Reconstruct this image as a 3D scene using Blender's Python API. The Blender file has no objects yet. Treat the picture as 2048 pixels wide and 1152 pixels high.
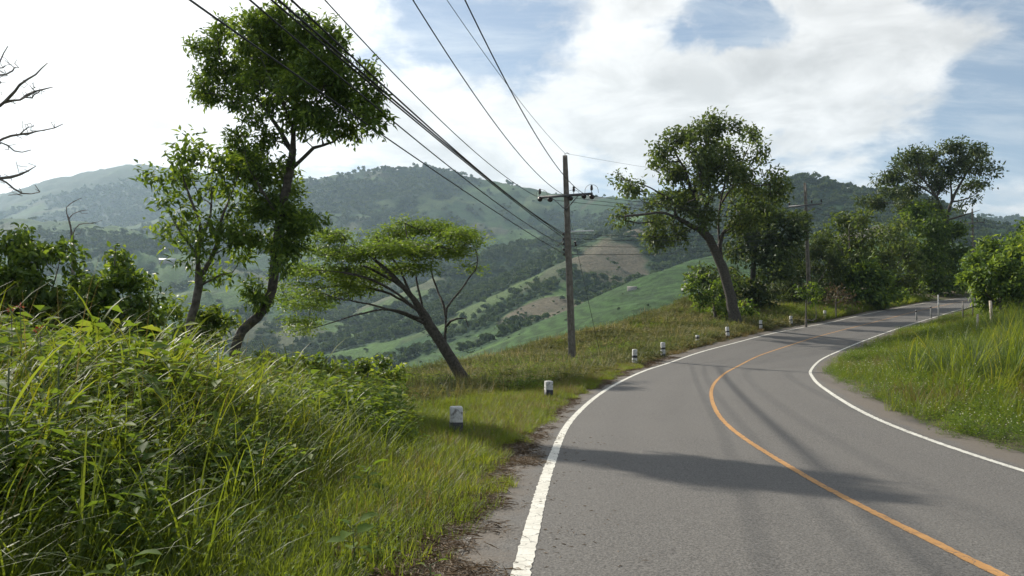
import bpy, math, random
import numpy as np
from mathutils import Vector
R = math.radians
rng = np.random.default_rng(7)
random.seed(7)
scene = bpy.context.scene
COL = scene.collection

# ------------------------------------------------------------------ camera
F_PX, CAM_H, PITCH = 1650.0, 1.5, math.atan(74 / 1650.0)
cam = bpy.data.cameras.new('camera')
cam.lens = 36 * F_PX / 2048
cam.sensor_width = 36
cam.clip_end = 20000
cam_ob = bpy.data.objects.new('camera', cam)
cam_ob.location = (0, 0, CAM_H)
cam_ob.rotation_euler = (math.pi / 2 + PITCH, 0, 0)
COL.objects.link(cam_ob)
scene.camera = cam_ob

# ------------------------------------------------------------------ render / exposure
scene.render.engine = 'CYCLES'
cy = scene.cycles
cy.use_denoising = True
cy.denoising_input_passes = 'RGB_ALBEDO_NORMAL'
cy.denoising_prefilter = 'ACCURATE'
cy.max_bounces = 7
cy.diffuse_bounces = 3
cy.glossy_bounces = 2
cy.transmission_bounces = 5
cy.transparent_max_bounces = 6
cy.volume_bounces = 1
cy.sample_clamp_indirect = 6
cy.caustics_reflective = cy.caustics_refractive = False
scene.view_settings.view_transform = 'Standard'
scene.view_settings.look = 'None'
scene.view_settings.gamma = 1
scene.view_settings.use_curve_mapping = False
scene.view_settings.exposure = 0.55

# ------------------------------------------------------------------ sun
HAZE = 0.000105
SUN_AZ, SUN_EL = R(-43), R(35)          # measured from +Y (view direction), negative = left
sun_dir = Vector((math.sin(SUN_AZ) * math.cos(SUN_EL), math.cos(SUN_AZ) * math.cos(SUN_EL), math.sin(SUN_EL)))
sl = bpy.data.lights.new('sun', 'SUN')
sl.energy = 4.6
sl.angle = R(0.9)
sl.color = (1.0, 0.93, 0.82)
so = bpy.data.objects.new('sun', sl)
so.rotation_euler = (-sun_dir).to_track_quat('-Z', 'Y').to_euler()
COL.objects.link(so)

# ------------------------------------------------------------------ node helper
class NT:
    def __init__(s, tree):
        s.t = tree; s.n = tree.nodes; s.l = tree.links
    def new(s, typ, **kw):
        n = s.n.new(typ)
        for k, v in kw.items():
            setattr(n, k, v)
        return n
    def put(s, sock, v):
        if isinstance(v, bpy.types.NodeSocket):
            s.l.new(v, sock)
        elif v is not None:
            if sock.type == 'RGBA' and len(v) == 3:
                v = (*v, 1)
            sock.default_value = v
    def math(s, op, a, b=None, c=None, clamp=False):
        n = s.new('ShaderNodeMath', operation=op, use_clamp=clamp)
        for i, v in enumerate((a, b, c)):
            if v is not None:
                s.put(n.inputs[i], v)
        return n.outputs[0]
    def mix(s, f, a, b, blend='MIX'):
        n = s.new('ShaderNodeMix', data_type='RGBA', blend_type=blend)
        s.put(n.inputs[0], f); s.put(n.inputs[6], a); s.put(n.inputs[7], b)
        return n.outputs[2]
    def ramp(s, v, a, b, lo=0.0, hi=1.0, smooth=True):
        n = s.new('ShaderNodeMapRange', interpolation_type='SMOOTHSTEP' if smooth else 'LINEAR')
        s.put(n.inputs[0], v)
        for i, x in enumerate((a, b, lo, hi)):
            s.put(n.inputs[i + 1], x)
        return n.outputs[0]
    def noise(s, vec, scale, detail=4, rough=0.55, dist=0.0, out=0, dim='3D'):
        n = s.new('ShaderNodeTexNoise', noise_dimensions=dim)
        s.put(n.inputs['Vector'], vec); s.put(n.inputs['Scale'], scale)
        n.inputs['Detail'].default_value = detail; n.inputs['Roughness'].default_value = rough
        n.inputs['Distortion'].default_value = dist
        return n.outputs[out]
    def attr(s, name, typ='GEOMETRY', out='Fac'):
        n = s.new('ShaderNodeAttribute', attribute_name=name, attribute_type=typ)
        return n.outputs[out]

# ------------------------------------------------------------------ world: Nishita sky with clouds by direction
world = bpy.data.worlds.new('World')
scene.world = world
world.use_nodes = True
w = NT(world.node_tree)
w.n.clear()
sky = w.new('ShaderNodeTexSky', sky_type='NISHITA')
sky.sun_disc = False
sky.sun_elevation = SUN_EL
sky.sun_rotation = SUN_AZ
sky.altitude = 900
sky.air_density = 1.0
sky.dust_density = 1.6
sky.ozone_density = 1.2
tc = w.new('ShaderNodeTexCoord')
sep = w.new('ShaderNodeSeparateXYZ')
w.l.new(tc.outputs['Generated'], sep.inputs[0])
dx, dy, dz = sep.outputs
az = w.math('ARCTAN2', dx, dy)
el = w.math('ARCSINE', dz)
zc = w.math('ADD', w.math('MAXIMUM', dz, 0.0), 0.22)
pv = w.new('ShaderNodeCombineXYZ')
w.put(pv.inputs[0], w.math('DIVIDE', dx, zc)); w.put(pv.inputs[1], w.math('DIVIDE', dy, zc))
P = pv.outputs[0]
n_big = w.noise(P, 1.9, 9, 0.60, 0.25)
n_fine = w.noise(P, 6.0, 6, 0.6, 0.25)
wz = w.new('ShaderNodeSeparateXYZ'); w.l.new(w.noise(tc.outputs['Generated'], 9.0, 6, 0.6, out=1), wz.inputs[0])
azw = w.math('ADD', az, w.math('MULTIPLY', w.math('SUBTRACT', wz.outputs[0], 0.5), 0.11))
elw = w.math('ADD', el, w.math('MULTIPLY', w.math('SUBTRACT', wz.outputs[1], 0.5), 0.09))
def px_ang(px, v):
    return math.atan((px - 1024) / F_PX), math.atan((576 - v) / F_PX) + PITCH
def blob(px, v, rx, ry, wt):
    a0, e0 = px_ang(px, v)
    qa = w.math('MULTIPLY', w.math('SUBTRACT', azw, a0), F_PX / rx)
    qe = w.math('MULTIPLY', w.math('SUBTRACT', elw, e0), F_PX / ry)
    q = w.math('ADD', w.math('MULTIPLY', qa, qa), w.math('MULTIPLY', qe, qe))
    return w.math('MULTIPLY', w.math('EXPONENT', w.math('MULTIPLY', q, -1)), wt)
def total(terms):
    t = terms[0]
    for x in terms[1:]:
        t = w.math('ADD', t, x)
    return t
# cloud masses seen in the photograph (positive) and blue openings (negative)
dens = total([w.math('MULTIPLY', n_big, 0.95), w.math('MULTIPLY', n_fine, 0.46),
              blob(1330, 130, 230, 120, 0.28), blob(1650, 150, 230, 130, 0.24), blob(1640, 20, 110, 60, 0.22),
              blob(1050, 270, 420, 95, 0.22), blob(200, 150, 540, 330, 0.34), blob(1250, 20, 90, 60, .12),
              blob(1490, 75, 95, 48, -0.62), blob(1930, 40, 150, 90, -0.16), blob(1830, 170, 120, 90, 0.12), blob(2010, 250, 200, 160, -0.14),
              blob(960, 70, 230, 110, -0.26)])
mask = w.ramp(dens, 0.64, 0.86)
st_ = w.new('ShaderNodeMapping'); w.l.new(P, st_.inputs[0]); st_.inputs['Scale'].default_value = (0.9, 3.2, 1); st_.inputs['Rotation'].default_value = (0, 0, 0.35)
veil = w.ramp(w.noise(st_.outputs[0], 2.6, 9, 0.66, 0.6), 0.36, 0.72, 0.10, 0.66)      # thin high veil
sund = w.new('ShaderNodeVectorMath', operation='DOT_PRODUCT')
w.l.new(tc.outputs['Generated'], sund.inputs[0]); sund.inputs[1].default_value = sun_dir
fwd = w.math('POWER', w.math('MAXIMUM', sund.outputs['Value'], 0.0), 8.0)
fwd2 = w.math('POWER', w.math('MAXIMUM', sund.outputs['Value'], 0.0), 22.0)
body = w.ramp(dens, 0.90, 1.35, 1.0, 0.74)                                # thick parts are greyer
body2 = w.ramp(w.noise(P, 3.4, 6, 0.6, 0.5), 0.32, 0.68, 0.74, 1.10)
lum = w.math('MULTIPLY', w.math('MULTIPLY', body, body2), w.math('ADD', 0.66, w.math('ADD', w.math('MULTIPLY', fwd, 0.72), w.math('MULTIPLY', fwd2, 0.5))))
cl = w.new('ShaderNodeVectorMath', operation='SCALE')
cl.inputs[0].default_value = (1.0, 0.985, 0.96); w.put(cl.inputs['Scale'], lum)
vl = w.new('ShaderNodeVectorMath', operation='SCALE')
vl.inputs[0].default_value = (0.90, 0.97, 1.04)
w.put(vl.inputs['Scale'], w.math('ADD', 0.50, w.math('MULTIPLY', fwd, 0.7)))
SKY_STRENGTH = 0.07
skc = w.new('ShaderNodeVectorMath', operation='SCALE')
w.l.new(sky.outputs[0], skc.inputs[0]); skc.inputs['Scale'].default_value = 1.0
inv = 1 / SKY_STRENGTH
def scaled(sock):
    v = w.new('ShaderNodeVectorMath', operation='SCALE'); w.l.new(sock, v.inputs[0]); v.inputs['Scale'].default_value = inv
    return v.outputs[0]
c1 = w.mix(veil, skc.outputs[0], scaled(vl.outputs[0]))
c2 = w.mix(mask, c1, scaled(cl.outputs[0]))
bg = w.new('ShaderNodeBackground')
w.l.new(c2, bg.inputs[0]); bg.inputs[1].default_value = SKY_STRENGTH
ow = w.new('ShaderNodeOutputWorld')
w.l.new(bg.outputs[0], ow.inputs[0])

# ------------------------------------------------------------------ generic helpers
def at(u, v, Y):
    """world point seen at photograph pixel (u, v) at depth Y"""
    x = (u - 1024) / F_PX; q = (576 - v) / F_PX
    d = math.cos(PITCH) - q * math.sin(PITCH)
    return np.array([x * Y / d, Y, CAM_H + (math.sin(PITCH) + q * math.cos(PITCH)) * Y / d])

def hash2(ix, iy, seed):
    h = (ix.astype(np.int64) * 374761393 + iy.astype(np.int64) * 668265263 + seed * 1442695041) & 0xFFFFFFFF
    h = ((h ^ (h >> 13)) * 1274126177) & 0xFFFFFFFF
    h = h ^ (h >> 16)
    return (h & 0xFFFFFF) / float(0x1000000)
def vnoise(x, y, seed=0):
    ix = np.floor(x); iy = np.floor(y); fx = x - ix; fy = y - iy
    fx = fx * fx * fx * (fx * (fx * 6 - 15) + 10); fy = fy * fy * fy * (fy * (fy * 6 - 15) + 10)
    a = hash2(ix, iy, seed); b = hash2(ix + 1, iy, seed); c = hash2(ix, iy + 1, seed); d = hash2(ix + 1, iy + 1, seed)
    return (a + (b - a) * fx) * (1 - fy) + (c + (d - c) * fx) * fy
def fbm(x, y, octv=4, seed=0, gain=0.5):
    s = 0; a = 1; t = 0
    for i in range(octv):
        s = s + a * vnoise(x * 2 ** i + 17.3 * i, y * 2 ** i - 9.1 * i, seed + i); t += a; a *= gain
    return s / t
def sstep(x, a, b):
    t = np.clip((x - a) / (b - a), 0, 1)
    return t * t * (3 - 2 * t)

def tag(o, label=None, cat=None, group=None, kind=None):
    for k, v in (('label', label), ('category', cat), ('group', group), ('kind', kind)):
        if v:
            o[k] = v
    return o
def empty(name, loc, label=None, cat=None, group=None, rot=(0, 0, 0)):
    o = bpy.data.objects.new(name, None)
    o.location = loc; o.rotation_euler = rot; o.empty_display_size = 0.2
    COL.objects.link(o)
    return tag(o, label, cat, group)
def mesh_np(name, V, faces, mat=None, attrs=None, smooth=False, mats=None, fmat=None):
    """faces: list of (n, k) index arrays"""
    me = bpy.data.meshes.new(name)
    V = np.asarray(V, np.float32)
    faces = [np.asarray(f, np.int32) for f in faces if len(f)]
    me.vertices.add(len(V)); me.vertices.foreach_set('co', V.ravel())
    if faces:
        loops = np.concatenate([f.ravel() for f in faces])
        cnt = np.concatenate([np.full(len(f), f.shape[1], np.int32) for f in faces])
        st = np.r_[0, np.cumsum(cnt)[:-1]].astype(np.int32)
        me.loops.add(len(loops)); me.loops.foreach_set('vertex_index', loops)
        me.polygons.add(len(cnt)); me.polygons.foreach_set('loop_start', st); me.polygons.foreach_set('loop_total', cnt)
        if smooth:
            me.polygons.foreach_set('use_smooth', np.ones(len(cnt), bool))
        if fmat is not None:
            me.polygons.foreach_set('material_index', np.asarray(fmat, np.int32))
    for m in (mats or ([mat] if mat else [])):
        me.materials.append(m)
    for k, a in (attrs or {}).items():
        a = np.asarray(a, np.float32)
        if a.ndim == 1:
            me.attributes.new(k, 'FLOAT', 'POINT').data.foreach_set('value', a)
        elif a.shape[1] == 3:
            me.attributes.new(k, 'FLOAT_VECTOR', 'POINT').data.foreach_set('vector', a.ravel())
        else:
            me.attributes.new(k, 'FLOAT_COLOR', 'POINT').data.foreach_set('color', a.ravel())
    me.update(calc_edges=True)
    return me
def link(name, me, parent=None, loc=None, link_it=True):
    o = bpy.data.objects.new(name, me)
    if parent is not None:
        o.parent = parent
    if loc is not None:
        o.location = loc
    if link_it:
        COL.objects.link(o)
    return o

class MB:
    """collects simple solids into one mesh"""
    def __init__(s):
        s.v = []; s.f3 = []; s.f4 = []; s.n = 0
    def add(s, V, q=(), t=()):
        V = np.asarray(V, float)
        if len(q): s.f4.append(np.asarray(q) + s.n)
        if len(t): s.f3.append(np.asarray(t) + s.n)
        s.v.append(V); s.n += len(V)
    def box(s, c, size, rotz=0.0, taper=1.0, tilt=None):
        hx, hy, hz = np.array(size) / 2
        V = np.array([[x * hx * (taper if z > 0 else 1), y * hy * (taper if z > 0 else 1), z * hz] for z in (-1, 1) for x, y in ((-1, -1), (1, -1), (1, 1), (-1, 1))])
        if tilt is not None:
            V = V @ tilt.T
        cz, sz = math.cos(rotz), math.sin(rotz)
        V = V @ np.array([[cz, sz, 0], [-sz, cz, 0], [0, 0, 1]]) + np.array(c)
        s.add(V, [[0, 3, 2, 1], [4, 5, 6, 7], [0, 1, 5, 4], [1, 2, 6, 5], [2, 3, 7, 6], [3, 0, 4, 7]])
    def prism(s, pts, rad, n=8, cap=True):
        """tube along pts with per-point radius"""
        pts = np.asarray(pts, float); rad = np.broadcast_to(np.asarray(rad, float), (len(pts),))
        T = np.gradient(pts, axis=0); T /= np.linalg.norm(T, axis=1)[:, None] + 1e-9
        ref = np.array([0, 0, 1.0]) if abs(T[0, 2]) < 0.9 else np.array([1.0, 0, 0])
        V = []
        for i in range(len(pts)):
            a = np.cross(T[i], ref); a /= np.linalg.norm(a) + 1e-9; b = np.cross(T[i], a)
            th = np.arange(n) * 2 * math.pi / n
            V.append(pts[i] + rad[i] * (np.cos(th)[:, None] * a + np.sin(th)[:, None] * b))
        m = len(pts)
        q = [[i * n + j, i * n + (j + 1) % n, (i + 1) * n + (j + 1) % n, (i + 1) * n + j] for i in range(m - 1) for j in range(n)]
        V = np.vstack(V); t = []
        if cap:
            V = np.vstack([V, pts[0], pts[-1]]); k = m * n
            t = [[k, (j + 1) % n, j] for j in range(n)] + [[k + 1, (m - 1) * n + j, (m - 1) * n + (j + 1) % n] for j in range(n)]
        s.add(V, q, t)
    def lathe(s, c, prof, n=10, axis=(0, 0, 1)):
        """prof: list of (r, h) along axis"""
        a = np.array(axis, float); a /= np.linalg.norm(a)
        s.prism(np.array([np.array(c) + a * (h + 1e-5 * i) for i, (r, h) in enumerate(prof)]), [r for r, h in prof], n)
    def mesh(s, name, mat, smooth=False):
        fs = []
        if s.f4: fs.append(np.vstack(s.f4))
        if s.f3: fs.append(np.vstack(s.f3))
        return mesh_np(name, np.vstack(s.v), fs, mat, smooth=smooth)
    def build(s, name, mat, parent=None, smooth=False):
        return link(name, s.mesh(name, mat, smooth), parent)

# ------------------------------------------------------------------ materials
def new_mat(name):
    m = bpy.data.materials.new(name); m.use_nodes = True
    t = NT(m.node_tree); t.n.clear()
    out = t.new('ShaderNodeOutputMaterial')
    return m, t, out
def principled(t, out, col, rough, bump=None, bump_d=0.01, bump_s=0.5, spec=0.4):
    p = t.new('ShaderNodeBsdfPrincipled')
    t.put(p.inputs['Base Color'], col); t.put(p.inputs['Roughness'], rough); t.put(p.inputs['Specular IOR Level'], spec)
    if bump is not None:
        b = t.new('ShaderNodeBump'); t.put(b.inputs['Height'], bump); b.inputs['Distance'].default_value = bump_d; b.inputs['Strength'].default_value = bump_s
        t.l.new(b.outputs[0], p.inputs['Normal'])
    t.l.new(p.outputs[0], out.inputs[0])
    return p
def plain_mat(name, a, b, scale, rough=0.7, bd=0.004, spec=0.4, contrast=(0.35, 0.65)):
    m, t, out = new_mat(name)
    P = t.new('ShaderNodeTexCoord').outputs['Object']
    n = t.noise(P, scale, 6, 0.62)
    col = t.mix(t.ramp(n, *contrast), a, b)
    principled(t, out, col, rough, n, bd, 0.6, spec)
    return m
def leaf_mat(name, dark, light, young=None, trans=0.42, tcol=None, rough=0.5, inst=False, spec=0.22):
    """two-sided leaf: colour from the per-leaf tint, light passing through from behind"""
    m, t, out = new_mat(name)
    tint = t.attr('tint')
    if inst:
        it = t.attr('tint', 'INSTANCER')
        f = t.math('ADD', t.math('MULTIPLY', tint, 0.5), t.math('MULTIPLY', it, 0.5))
    else:
        f = tint
    col = t.mix(t.ramp(f, 0.0, 0.75, smooth=False), dark, light)
    if young is not None:
        col = t.mix(t.ramp(f, 0.72, 1.0, smooth=False), col, young)
    p = t.new('ShaderNodeBsdfPrincipled')
    t.put(p.inputs['Base Color'], col); p.inputs['Roughness'].default_value = rough; p.inputs['Specular IOR Level'].default_value = spec
    tr = t.new('ShaderNodeBsdfTranslucent')
    tc_ = t.mix(1.0, col, tcol or (2.2, 2.0, 0.8), 'MULTIPLY')
    t.l.new(tc_, tr.inputs[0])
    mx = t.new('ShaderNodeMixShader'); mx.inputs[0].default_value = trans
    t.l.new(p.outputs[0], mx.inputs[1]); t.l.new(tr.outputs[0], mx.inputs[2]); t.l.new(mx.outputs[0], out.inputs[0])
    return m

M = {}
M['bark'] = plain_mat('bark', (0.055, 0.045, 0.036), (0.13, 0.115, 0.095), 9, 0.9, 0.02)
M['bark_dark'] = plain_mat('bark_dark', (0.035, 0.030, 0.025), (0.085, 0.075, 0.06), 11, 0.9, 0.02)
M['bark_pale'] = plain_mat('bark_pale', (0.09, 0.08, 0.07), (0.2, 0.18, 0.155), 8, 0.9, 0.02)
M['concrete_pole'] = plain_mat('concrete_pole', (0.10, 0.088, 0.07), (0.17, 0.155, 0.13), 4, 0.9, 0.004)
M['concrete_pale'] = plain_mat('concrete_pale', (0.24, 0.24, 0.23), (0.34, 0.335, 0.32), 5, 0.9, 0.004)
M['white_paint'] = plain_mat('white_paint', (0.17, 0.16, 0.145), (0.54, 0.54, 0.52), 11, 0.8, 0.003, contrast=(0.34, 0.56))
M['black_paint'] = plain_mat('black_paint', (0.012, 0.013, 0.018), (0.035, 0.035, 0.04), 16, 0.6, 0.003)
M['steel'] = plain_mat('steel', (0.05, 0.052, 0.055), (0.10, 0.10, 0.10), 8, 0.55)
M['insulator'] = plain_mat('insulator', (0.018, 0.013, 0.012), (0.035, 0.024, 0.02), 8, 0.25)
M['cable'] = plain_mat('cable', (0.012, 0.012, 0.013), (0.022, 0.022, 0.022), 3, 0.6)
M['lamp_white'] = plain_mat('lamp_white', (0.75, 0.76, 0.76), (0.82, 0.82, 0.82), 4, 0.4)
M['wood_grey'] = plain_mat('wood_grey', (0.14, 0.125, 0.11), (0.30, 0.28, 0.25), 12, 0.9)
M['wood_pale'] = plain_mat('wood_pale', (0.34, 0.29, 0.22), (0.55, 0.48, 0.38), 9, 0.85)
M['roof_white'] = plain_mat('roof_white', (0.36, 0.38, 0.39), (0.5, 0.51, 0.52), 0.3, 0.5)
M['wall_grey'] = plain_mat('wall_grey', (0.25, 0.24, 0.22), (0.35, 0.33, 0.3), 0.4, 0.9)

M['leaf_dark'] = leaf_mat('leaf_dark', (0.041, 0.078, 0.021), (0.104, 0.166, 0.035), (0.195, 0.272, 0.053), 0.38)
M['leaf_pad'] = leaf_mat('leaf_pad', (0.033, 0.055, 0.022), (0.076, 0.110, 0.041), (0.138, 0.166, 0.069), 0.3)
M['leaf_mid'] = leaf_mat('leaf_mid', (0.043, 0.080, 0.020), (0.101, 0.162, 0.033), (0.179, 0.246, 0.048), 0.42)
M['leaf_feather'] = leaf_mat('leaf_feather', (0.070, 0.110, 0.022), (0.130, 0.180, 0.036), (0.18, 0.22, 0.05), 0.45, (1.8, 1.9, 0.75))
M['leaf_olive'] = leaf_mat('leaf_olive', (0.046, 0.071, 0.023), (0.098, 0.132, 0.040), (0.144, 0.167, 0.057), 0.38, (1.9, 1.9, 0.8))
M['leaf_herb'] = leaf_mat('leaf_herb', (0.045, 0.085, 0.016), (0.095, 0.155, 0.03), (0.16, 0.21, 0.05), 0.45, rough=.7, spec=.08)
M['leaf_bright'] = leaf_mat('leaf_bright', (0.053, 0.094, 0.020), (0.113, 0.169, 0.034), (0.186, 0.237, 0.045), 0.45)
M['leaf_brown'] = leaf_mat('leaf_brown', (0.07, 0.05, 0.032), (0.14, 0.105, 0.06), (0.10, 0.12, 0.04), 0.3, (1.3, 1.2, 0.9))
M['leaf_weed'] = leaf_mat('leaf_weed', (0.043, 0.078, 0.019), (0.107, 0.169, 0.036), (0.215, 0.243, 0.055), 0.42, inst=True, spec=0.1, rough=0.6)
M['grass_short'] = leaf_mat('grass_short', (0.064, 0.099, 0.018), (0.134, 0.182, 0.032), (0.233, 0.220, 0.050), 0.48, (2.1, 1.85, 0.7), inst=True)
M['grass_tall'] = leaf_mat('grass_tall', (0.051, 0.078, 0.012), (0.112, 0.147, 0.023), (0.219, 0.218, 0.041), 0.42, (2.2, 1.9, 0.7), rough=0.55, inst=True, spec=0.12)
M['grass_silver'] = leaf_mat('grass_silver', (0.052, 0.082, 0.036), (0.10, 0.138, 0.062), (0.19, 0.21, 0.10), 0.40, (1.5, 1.6, 0.9), rough=0.52, inst=True, spec=0.16)
M['grass_dry'] = leaf_mat('grass_dry', (0.10, 0.085, 0.030), (0.20, 0.155, 0.065), (0.30, 0.235, 0.12), 0.38, (1.4, 1.3, 0.9), inst=True)
M['litter'] = leaf_mat('litter', (0.106, 0.077, 0.053), (0.237, 0.181, 0.125), (0.425, 0.350, 0.263), 0.15, (1.2, 1.1, 0.9), rough=0.8, inst=True)
M['cut_veg'] = leaf_mat('cut_veg', (0.062, 0.088, 0.026), (0.165, 0.165, 0.070), (0.38, 0.32, 0.20), 0.3, (1.4, 1.35, 0.8), rough=0.7, inst=True)
M['forest_leaf'] = leaf_mat('forest_leaf', (0.022, 0.045, 0.018), (0.055, 0.090, 0.030), (0.09, 0.12, 0.04), 0.25, inst=True, rough=0.7, spec=0.15)
M['flower_red'] = leaf_mat('flower_red', (0.20, 0.03, 0.025), (0.34, 0.07, 0.05), None, 0.4, (1.3, 1.2, 1.0))
M['flower_pale'] = leaf_mat('flower_pale', (0.55, 0.52, 0.42), (0.75, 0.72, 0.62), None, 0.4, (1.1, 1.1, 1.0), inst=True)

def asphalt_mat():
    m, t, out = new_mat('asphalt')
    ru = t.attr('ru'); rs = t.attr('rs')
    P = t.new('ShaderNodeTexCoord').outputs['Object']
    cb = t.new('ShaderNodeCombineXYZ'); t.put(cb.inputs[0], ru); t.put(cb.inputs[1], t.math('MULTIPLY', rs, 0.09))
    streak = t.noise(cb.outputs[0], 1.3, 5, 0.6, 0.3)
    big = t.noise(P, 0.35, 5, 0.6)
    stone = t.noise(P, 48, 4, 0.8)
    vor = t.new('ShaderNodeTexVoronoi', feature='F1'); vor.inputs['Scale'].default_value = 60; t.put(vor.inputs['Vector'], P)
    base = t.mix(t.ramp(stone, 0.36, 0.64), (0.050, 0.047, 0.043), (0.170, 0.160, 0.144))
    base = t.mix(t.math('MULTIPLY', t.ramp(vor.outputs['Color'], 0.86, 0.97), 0.5), base, (0.30, 0.28, 0.26))
    base = t.mix(t.math('MULTIPLY', t.ramp(big, 0.3, 0.7), 0.35), base, (0.127, 0.119, 0.107))
    # rubber and oil worn into the lanes; first band paints the overhead cables' shadow
    def band(c, wd, amt, amp):
        d = t.math('ABSOLUTE', t.math('SUBTRACT', t.math('ADD', ru, t.math('MULTIPLY', t.math('SUBTRACT', streak, 0.5), amp)), c))
        return t.math('MULTIPLY', t.ramp(d, 0.0, wd, 1.0, 0.0), amt)
    wear_shadow = t.math('ADD', band(-0.72, 0.26, 0.12, 0.25), t.math('ADD', band(-2.15, 0.4, 0.06, 0.5), t.math('ADD', band(0.95, 0.5, 0.10, 0.6), band(2.2, 0.5, 0.08, 0.6))))
    wear_shadow = t.math('MULTIPLY', wear_shadow, t.ramp(streak, 0.3, 0.6, 0.45, 1.0))
    base = t.mix(wear_shadow, base, (0.045, 0.043, 0.042))
    # dusty edges
    edge = t.ramp(t.math('ADD', t.math('ABSOLUTE', ru), t.math('MULTIPLY', t.math('SUBTRACT', t.noise(P, 1.7, 5, 0.65), 0.5), 0.9)), 3.1, 3.42)
    dust = t.mix(t.noise(P, 12, 5, 0.7), (0.075, 0.060, 0.045), (0.19, 0.16, 0.125))
    base = t.mix(t.math('MULTIPLY', edge, 0.75), base, dust)
    bump = t.math('ADD', t.math('MULTIPLY', stone, 0.7), vor.outputs['Distance'])
    principled(t, out, base, 0.82, bump, 0.006, 0.55, 0.35)
    return m
def line_mat(name, a, b, grime):
    m, t, out = new_mat(name)
    P = t.new('ShaderNodeTexCoord').outputs['Object']
    n = t.noise(P, 6, 6, 0.65); n2 = t.noise(P, 60, 3, 0.7)
    vor = t.new('ShaderNodeTexVoronoi', feature='DISTANCE_TO_EDGE'); vor.inputs['Scale'].default_value = 4.5
    pv_ = t.new('ShaderNodeVectorMath', operation='ADD'); t.l.new(P, pv_.inputs[0])
    nz = t.new('ShaderNodeVectorMath', operation='SCALE'); t.l.new(t.noise(P, 3, 3, 0.6, out=1), nz.inputs[0]); nz.inputs['Scale'].default_value = 0.35
    t.l.new(nz.outputs[0], pv_.inputs[1]); t.l.new(pv_.outputs[0], vor.inputs['Vector'])
    col = t.mix(t.ramp(n, 0.3, 0.7), a, b)
    col = t.mix(t.math('MULTIPLY', t.ramp(n2, 0.52, 0.68), 0.45), col, grime)
    col = t.mix(t.ramp(vor.outputs['Distance'], 0.006, 0.022, 0.75, 0.0), col, (0.09, 0.085, 0.075))
    principled(t, out, col, 0.7, n2, 0.003, 0.5, 0.3)
    return m
def ground_mat():
    m, t, out = new_mat('soil')
    P = t.new('ShaderNodeTexCoord').outputs['Object']
    a = t.noise(P, 0.6, 6, 0.65); b = t.noise(P, 9, 6, 0.7)
    c = t.mix(t.ramp(b, 0.3, 0.7), (0.050, 0.042, 0.028), (0.12, 0.095, 0.06))
    c = t.mix(t.ramp(a, 0.4, 0.62), c, t.mix(b, (0.04, 0.058, 0.018), (0.075, 0.09, 0.03)))
    principled(t, out, c, 0.95, b, 0.06, 0.7, 0.2)
    return m
def hills_mat():
    m, t, out = new_mat('hill_cover')
    P = t.new('ShaderNodeTexCoord').outputs['Object']
    c = t.attr('cover', out='Color')
    a = t.noise(P, 0.05, 6, 0.65); b = t.noise(P, 0.4, 5, 0.7)
    k = t.math('MULTIPLY', t.ramp(a, 0.25, 0.75, 0.72, 1.3, False), t.math('MULTIPLY', t.ramp(b, 0.25, 0.75, 0.60, 1.40, False), t.ramp(t.noise(P, 1.3, 3, 0.7), .3, .7, .75, 1.25, False)))
    v = t.new('ShaderNodeVectorMath', operation='SCALE'); t.l.new(c, v.inputs[0]); t.put(v.inputs['Scale'], k)
    # contour rows of the crops
    principled(t, out, v.outputs[0], 0.95, t.math('ADD', b, t.math('MULTIPLY', a, 2.0)), 1.6, 0.8, 0.1)
    return m
M['asphalt'] = asphalt_mat()
M['line_white'] = line_mat('line_white', (0.54, 0.52, 0.45), (0.70, 0.68, 0.60), (0.30, 0.275, 0.235))
M['line_orange'] = line_mat('line_orange', (0.40, 0.205, 0.066), (0.48, 0.258, 0.09), (0.25, 0.155, 0.08))
M['old_paint'] = plain_mat('old_paint', (0.10, 0.092, 0.08), (0.30, 0.28, 0.25), 30, 0.85, 0.002)
M['soil'] = ground_mat()
M['hill'] = hills_mat()

# ------------------------------------------------------------------ road line in the world (x, y, z, crossfall)
CTRL = [[0.4, -25, 0.0, -0.01], [0.95, -18, 0.0, -0.012], [1.6, -11, 0.01, -0.014],
        [2.26, -4.0, 0.014, -0.015], [2.946, 2.966, -0.021, -0.017], [3.509, 9.944, -0.306, -0.024], [4.284, 16.901, -0.43, 0.011],
        [5.719, 23.752, -0.356, 0.026], [7.777, 30.442, -0.313, -0.005], [10.138, 37.032, -0.328, -0.033], [12.984, 43.428, -0.106, -0.049],
        [16.419, 49.527, 0.213, -0.061], [20.229, 55.399, 0.647, -0.067], [24.323, 61.077, 1.104, -0.054], [28.619, 66.603, 1.584, -0.035],
        [33.018, 72.049, 2.115, -0.035], [37.458, 77.461, 2.663, -0.03], [41.972, 82.811, 3.187, -0.02], [46.554, 88.103, 3.702, -0.013],
        [51.3, 93.2, 4.22, -0.009], [56.6, 97.8, 4.75, -0.007], [62.6, 101.4, 5.3, -0.006], [69.3, 103.6, 5.9, 0], [76.3, 104.4, 6.4, 0], [83.3, 103.8, 6.9, 0], [100, 100, 7.8, 0], [118, 95, 8.6, 0]]
def spline(Pt, m=12):
    Pt = np.asarray(Pt, float); n = len(Pt); o = []
    for i in range(n - 1):
        p1, p2 = Pt[i], Pt[i + 1]; p0 = Pt[i - 1] if i else 2 * p1 - p2; p3 = Pt[i + 2] if i + 2 < n else 2 * p2 - p1
        t = np.linspace(0, 1, m, endpoint=False)[:, None]
        o.append(.5 * ((2 * p1) + (-p0 + p2) * t + (2 * p0 - 5 * p1 + 4 * p2 - p3) * t ** 2 + (-p0 + 3 * p1 - 3 * p2 + p3) * t ** 3))
    return np.vstack(o + [Pt[-1:]])
RC = spline(CTRL, 12)
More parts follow.
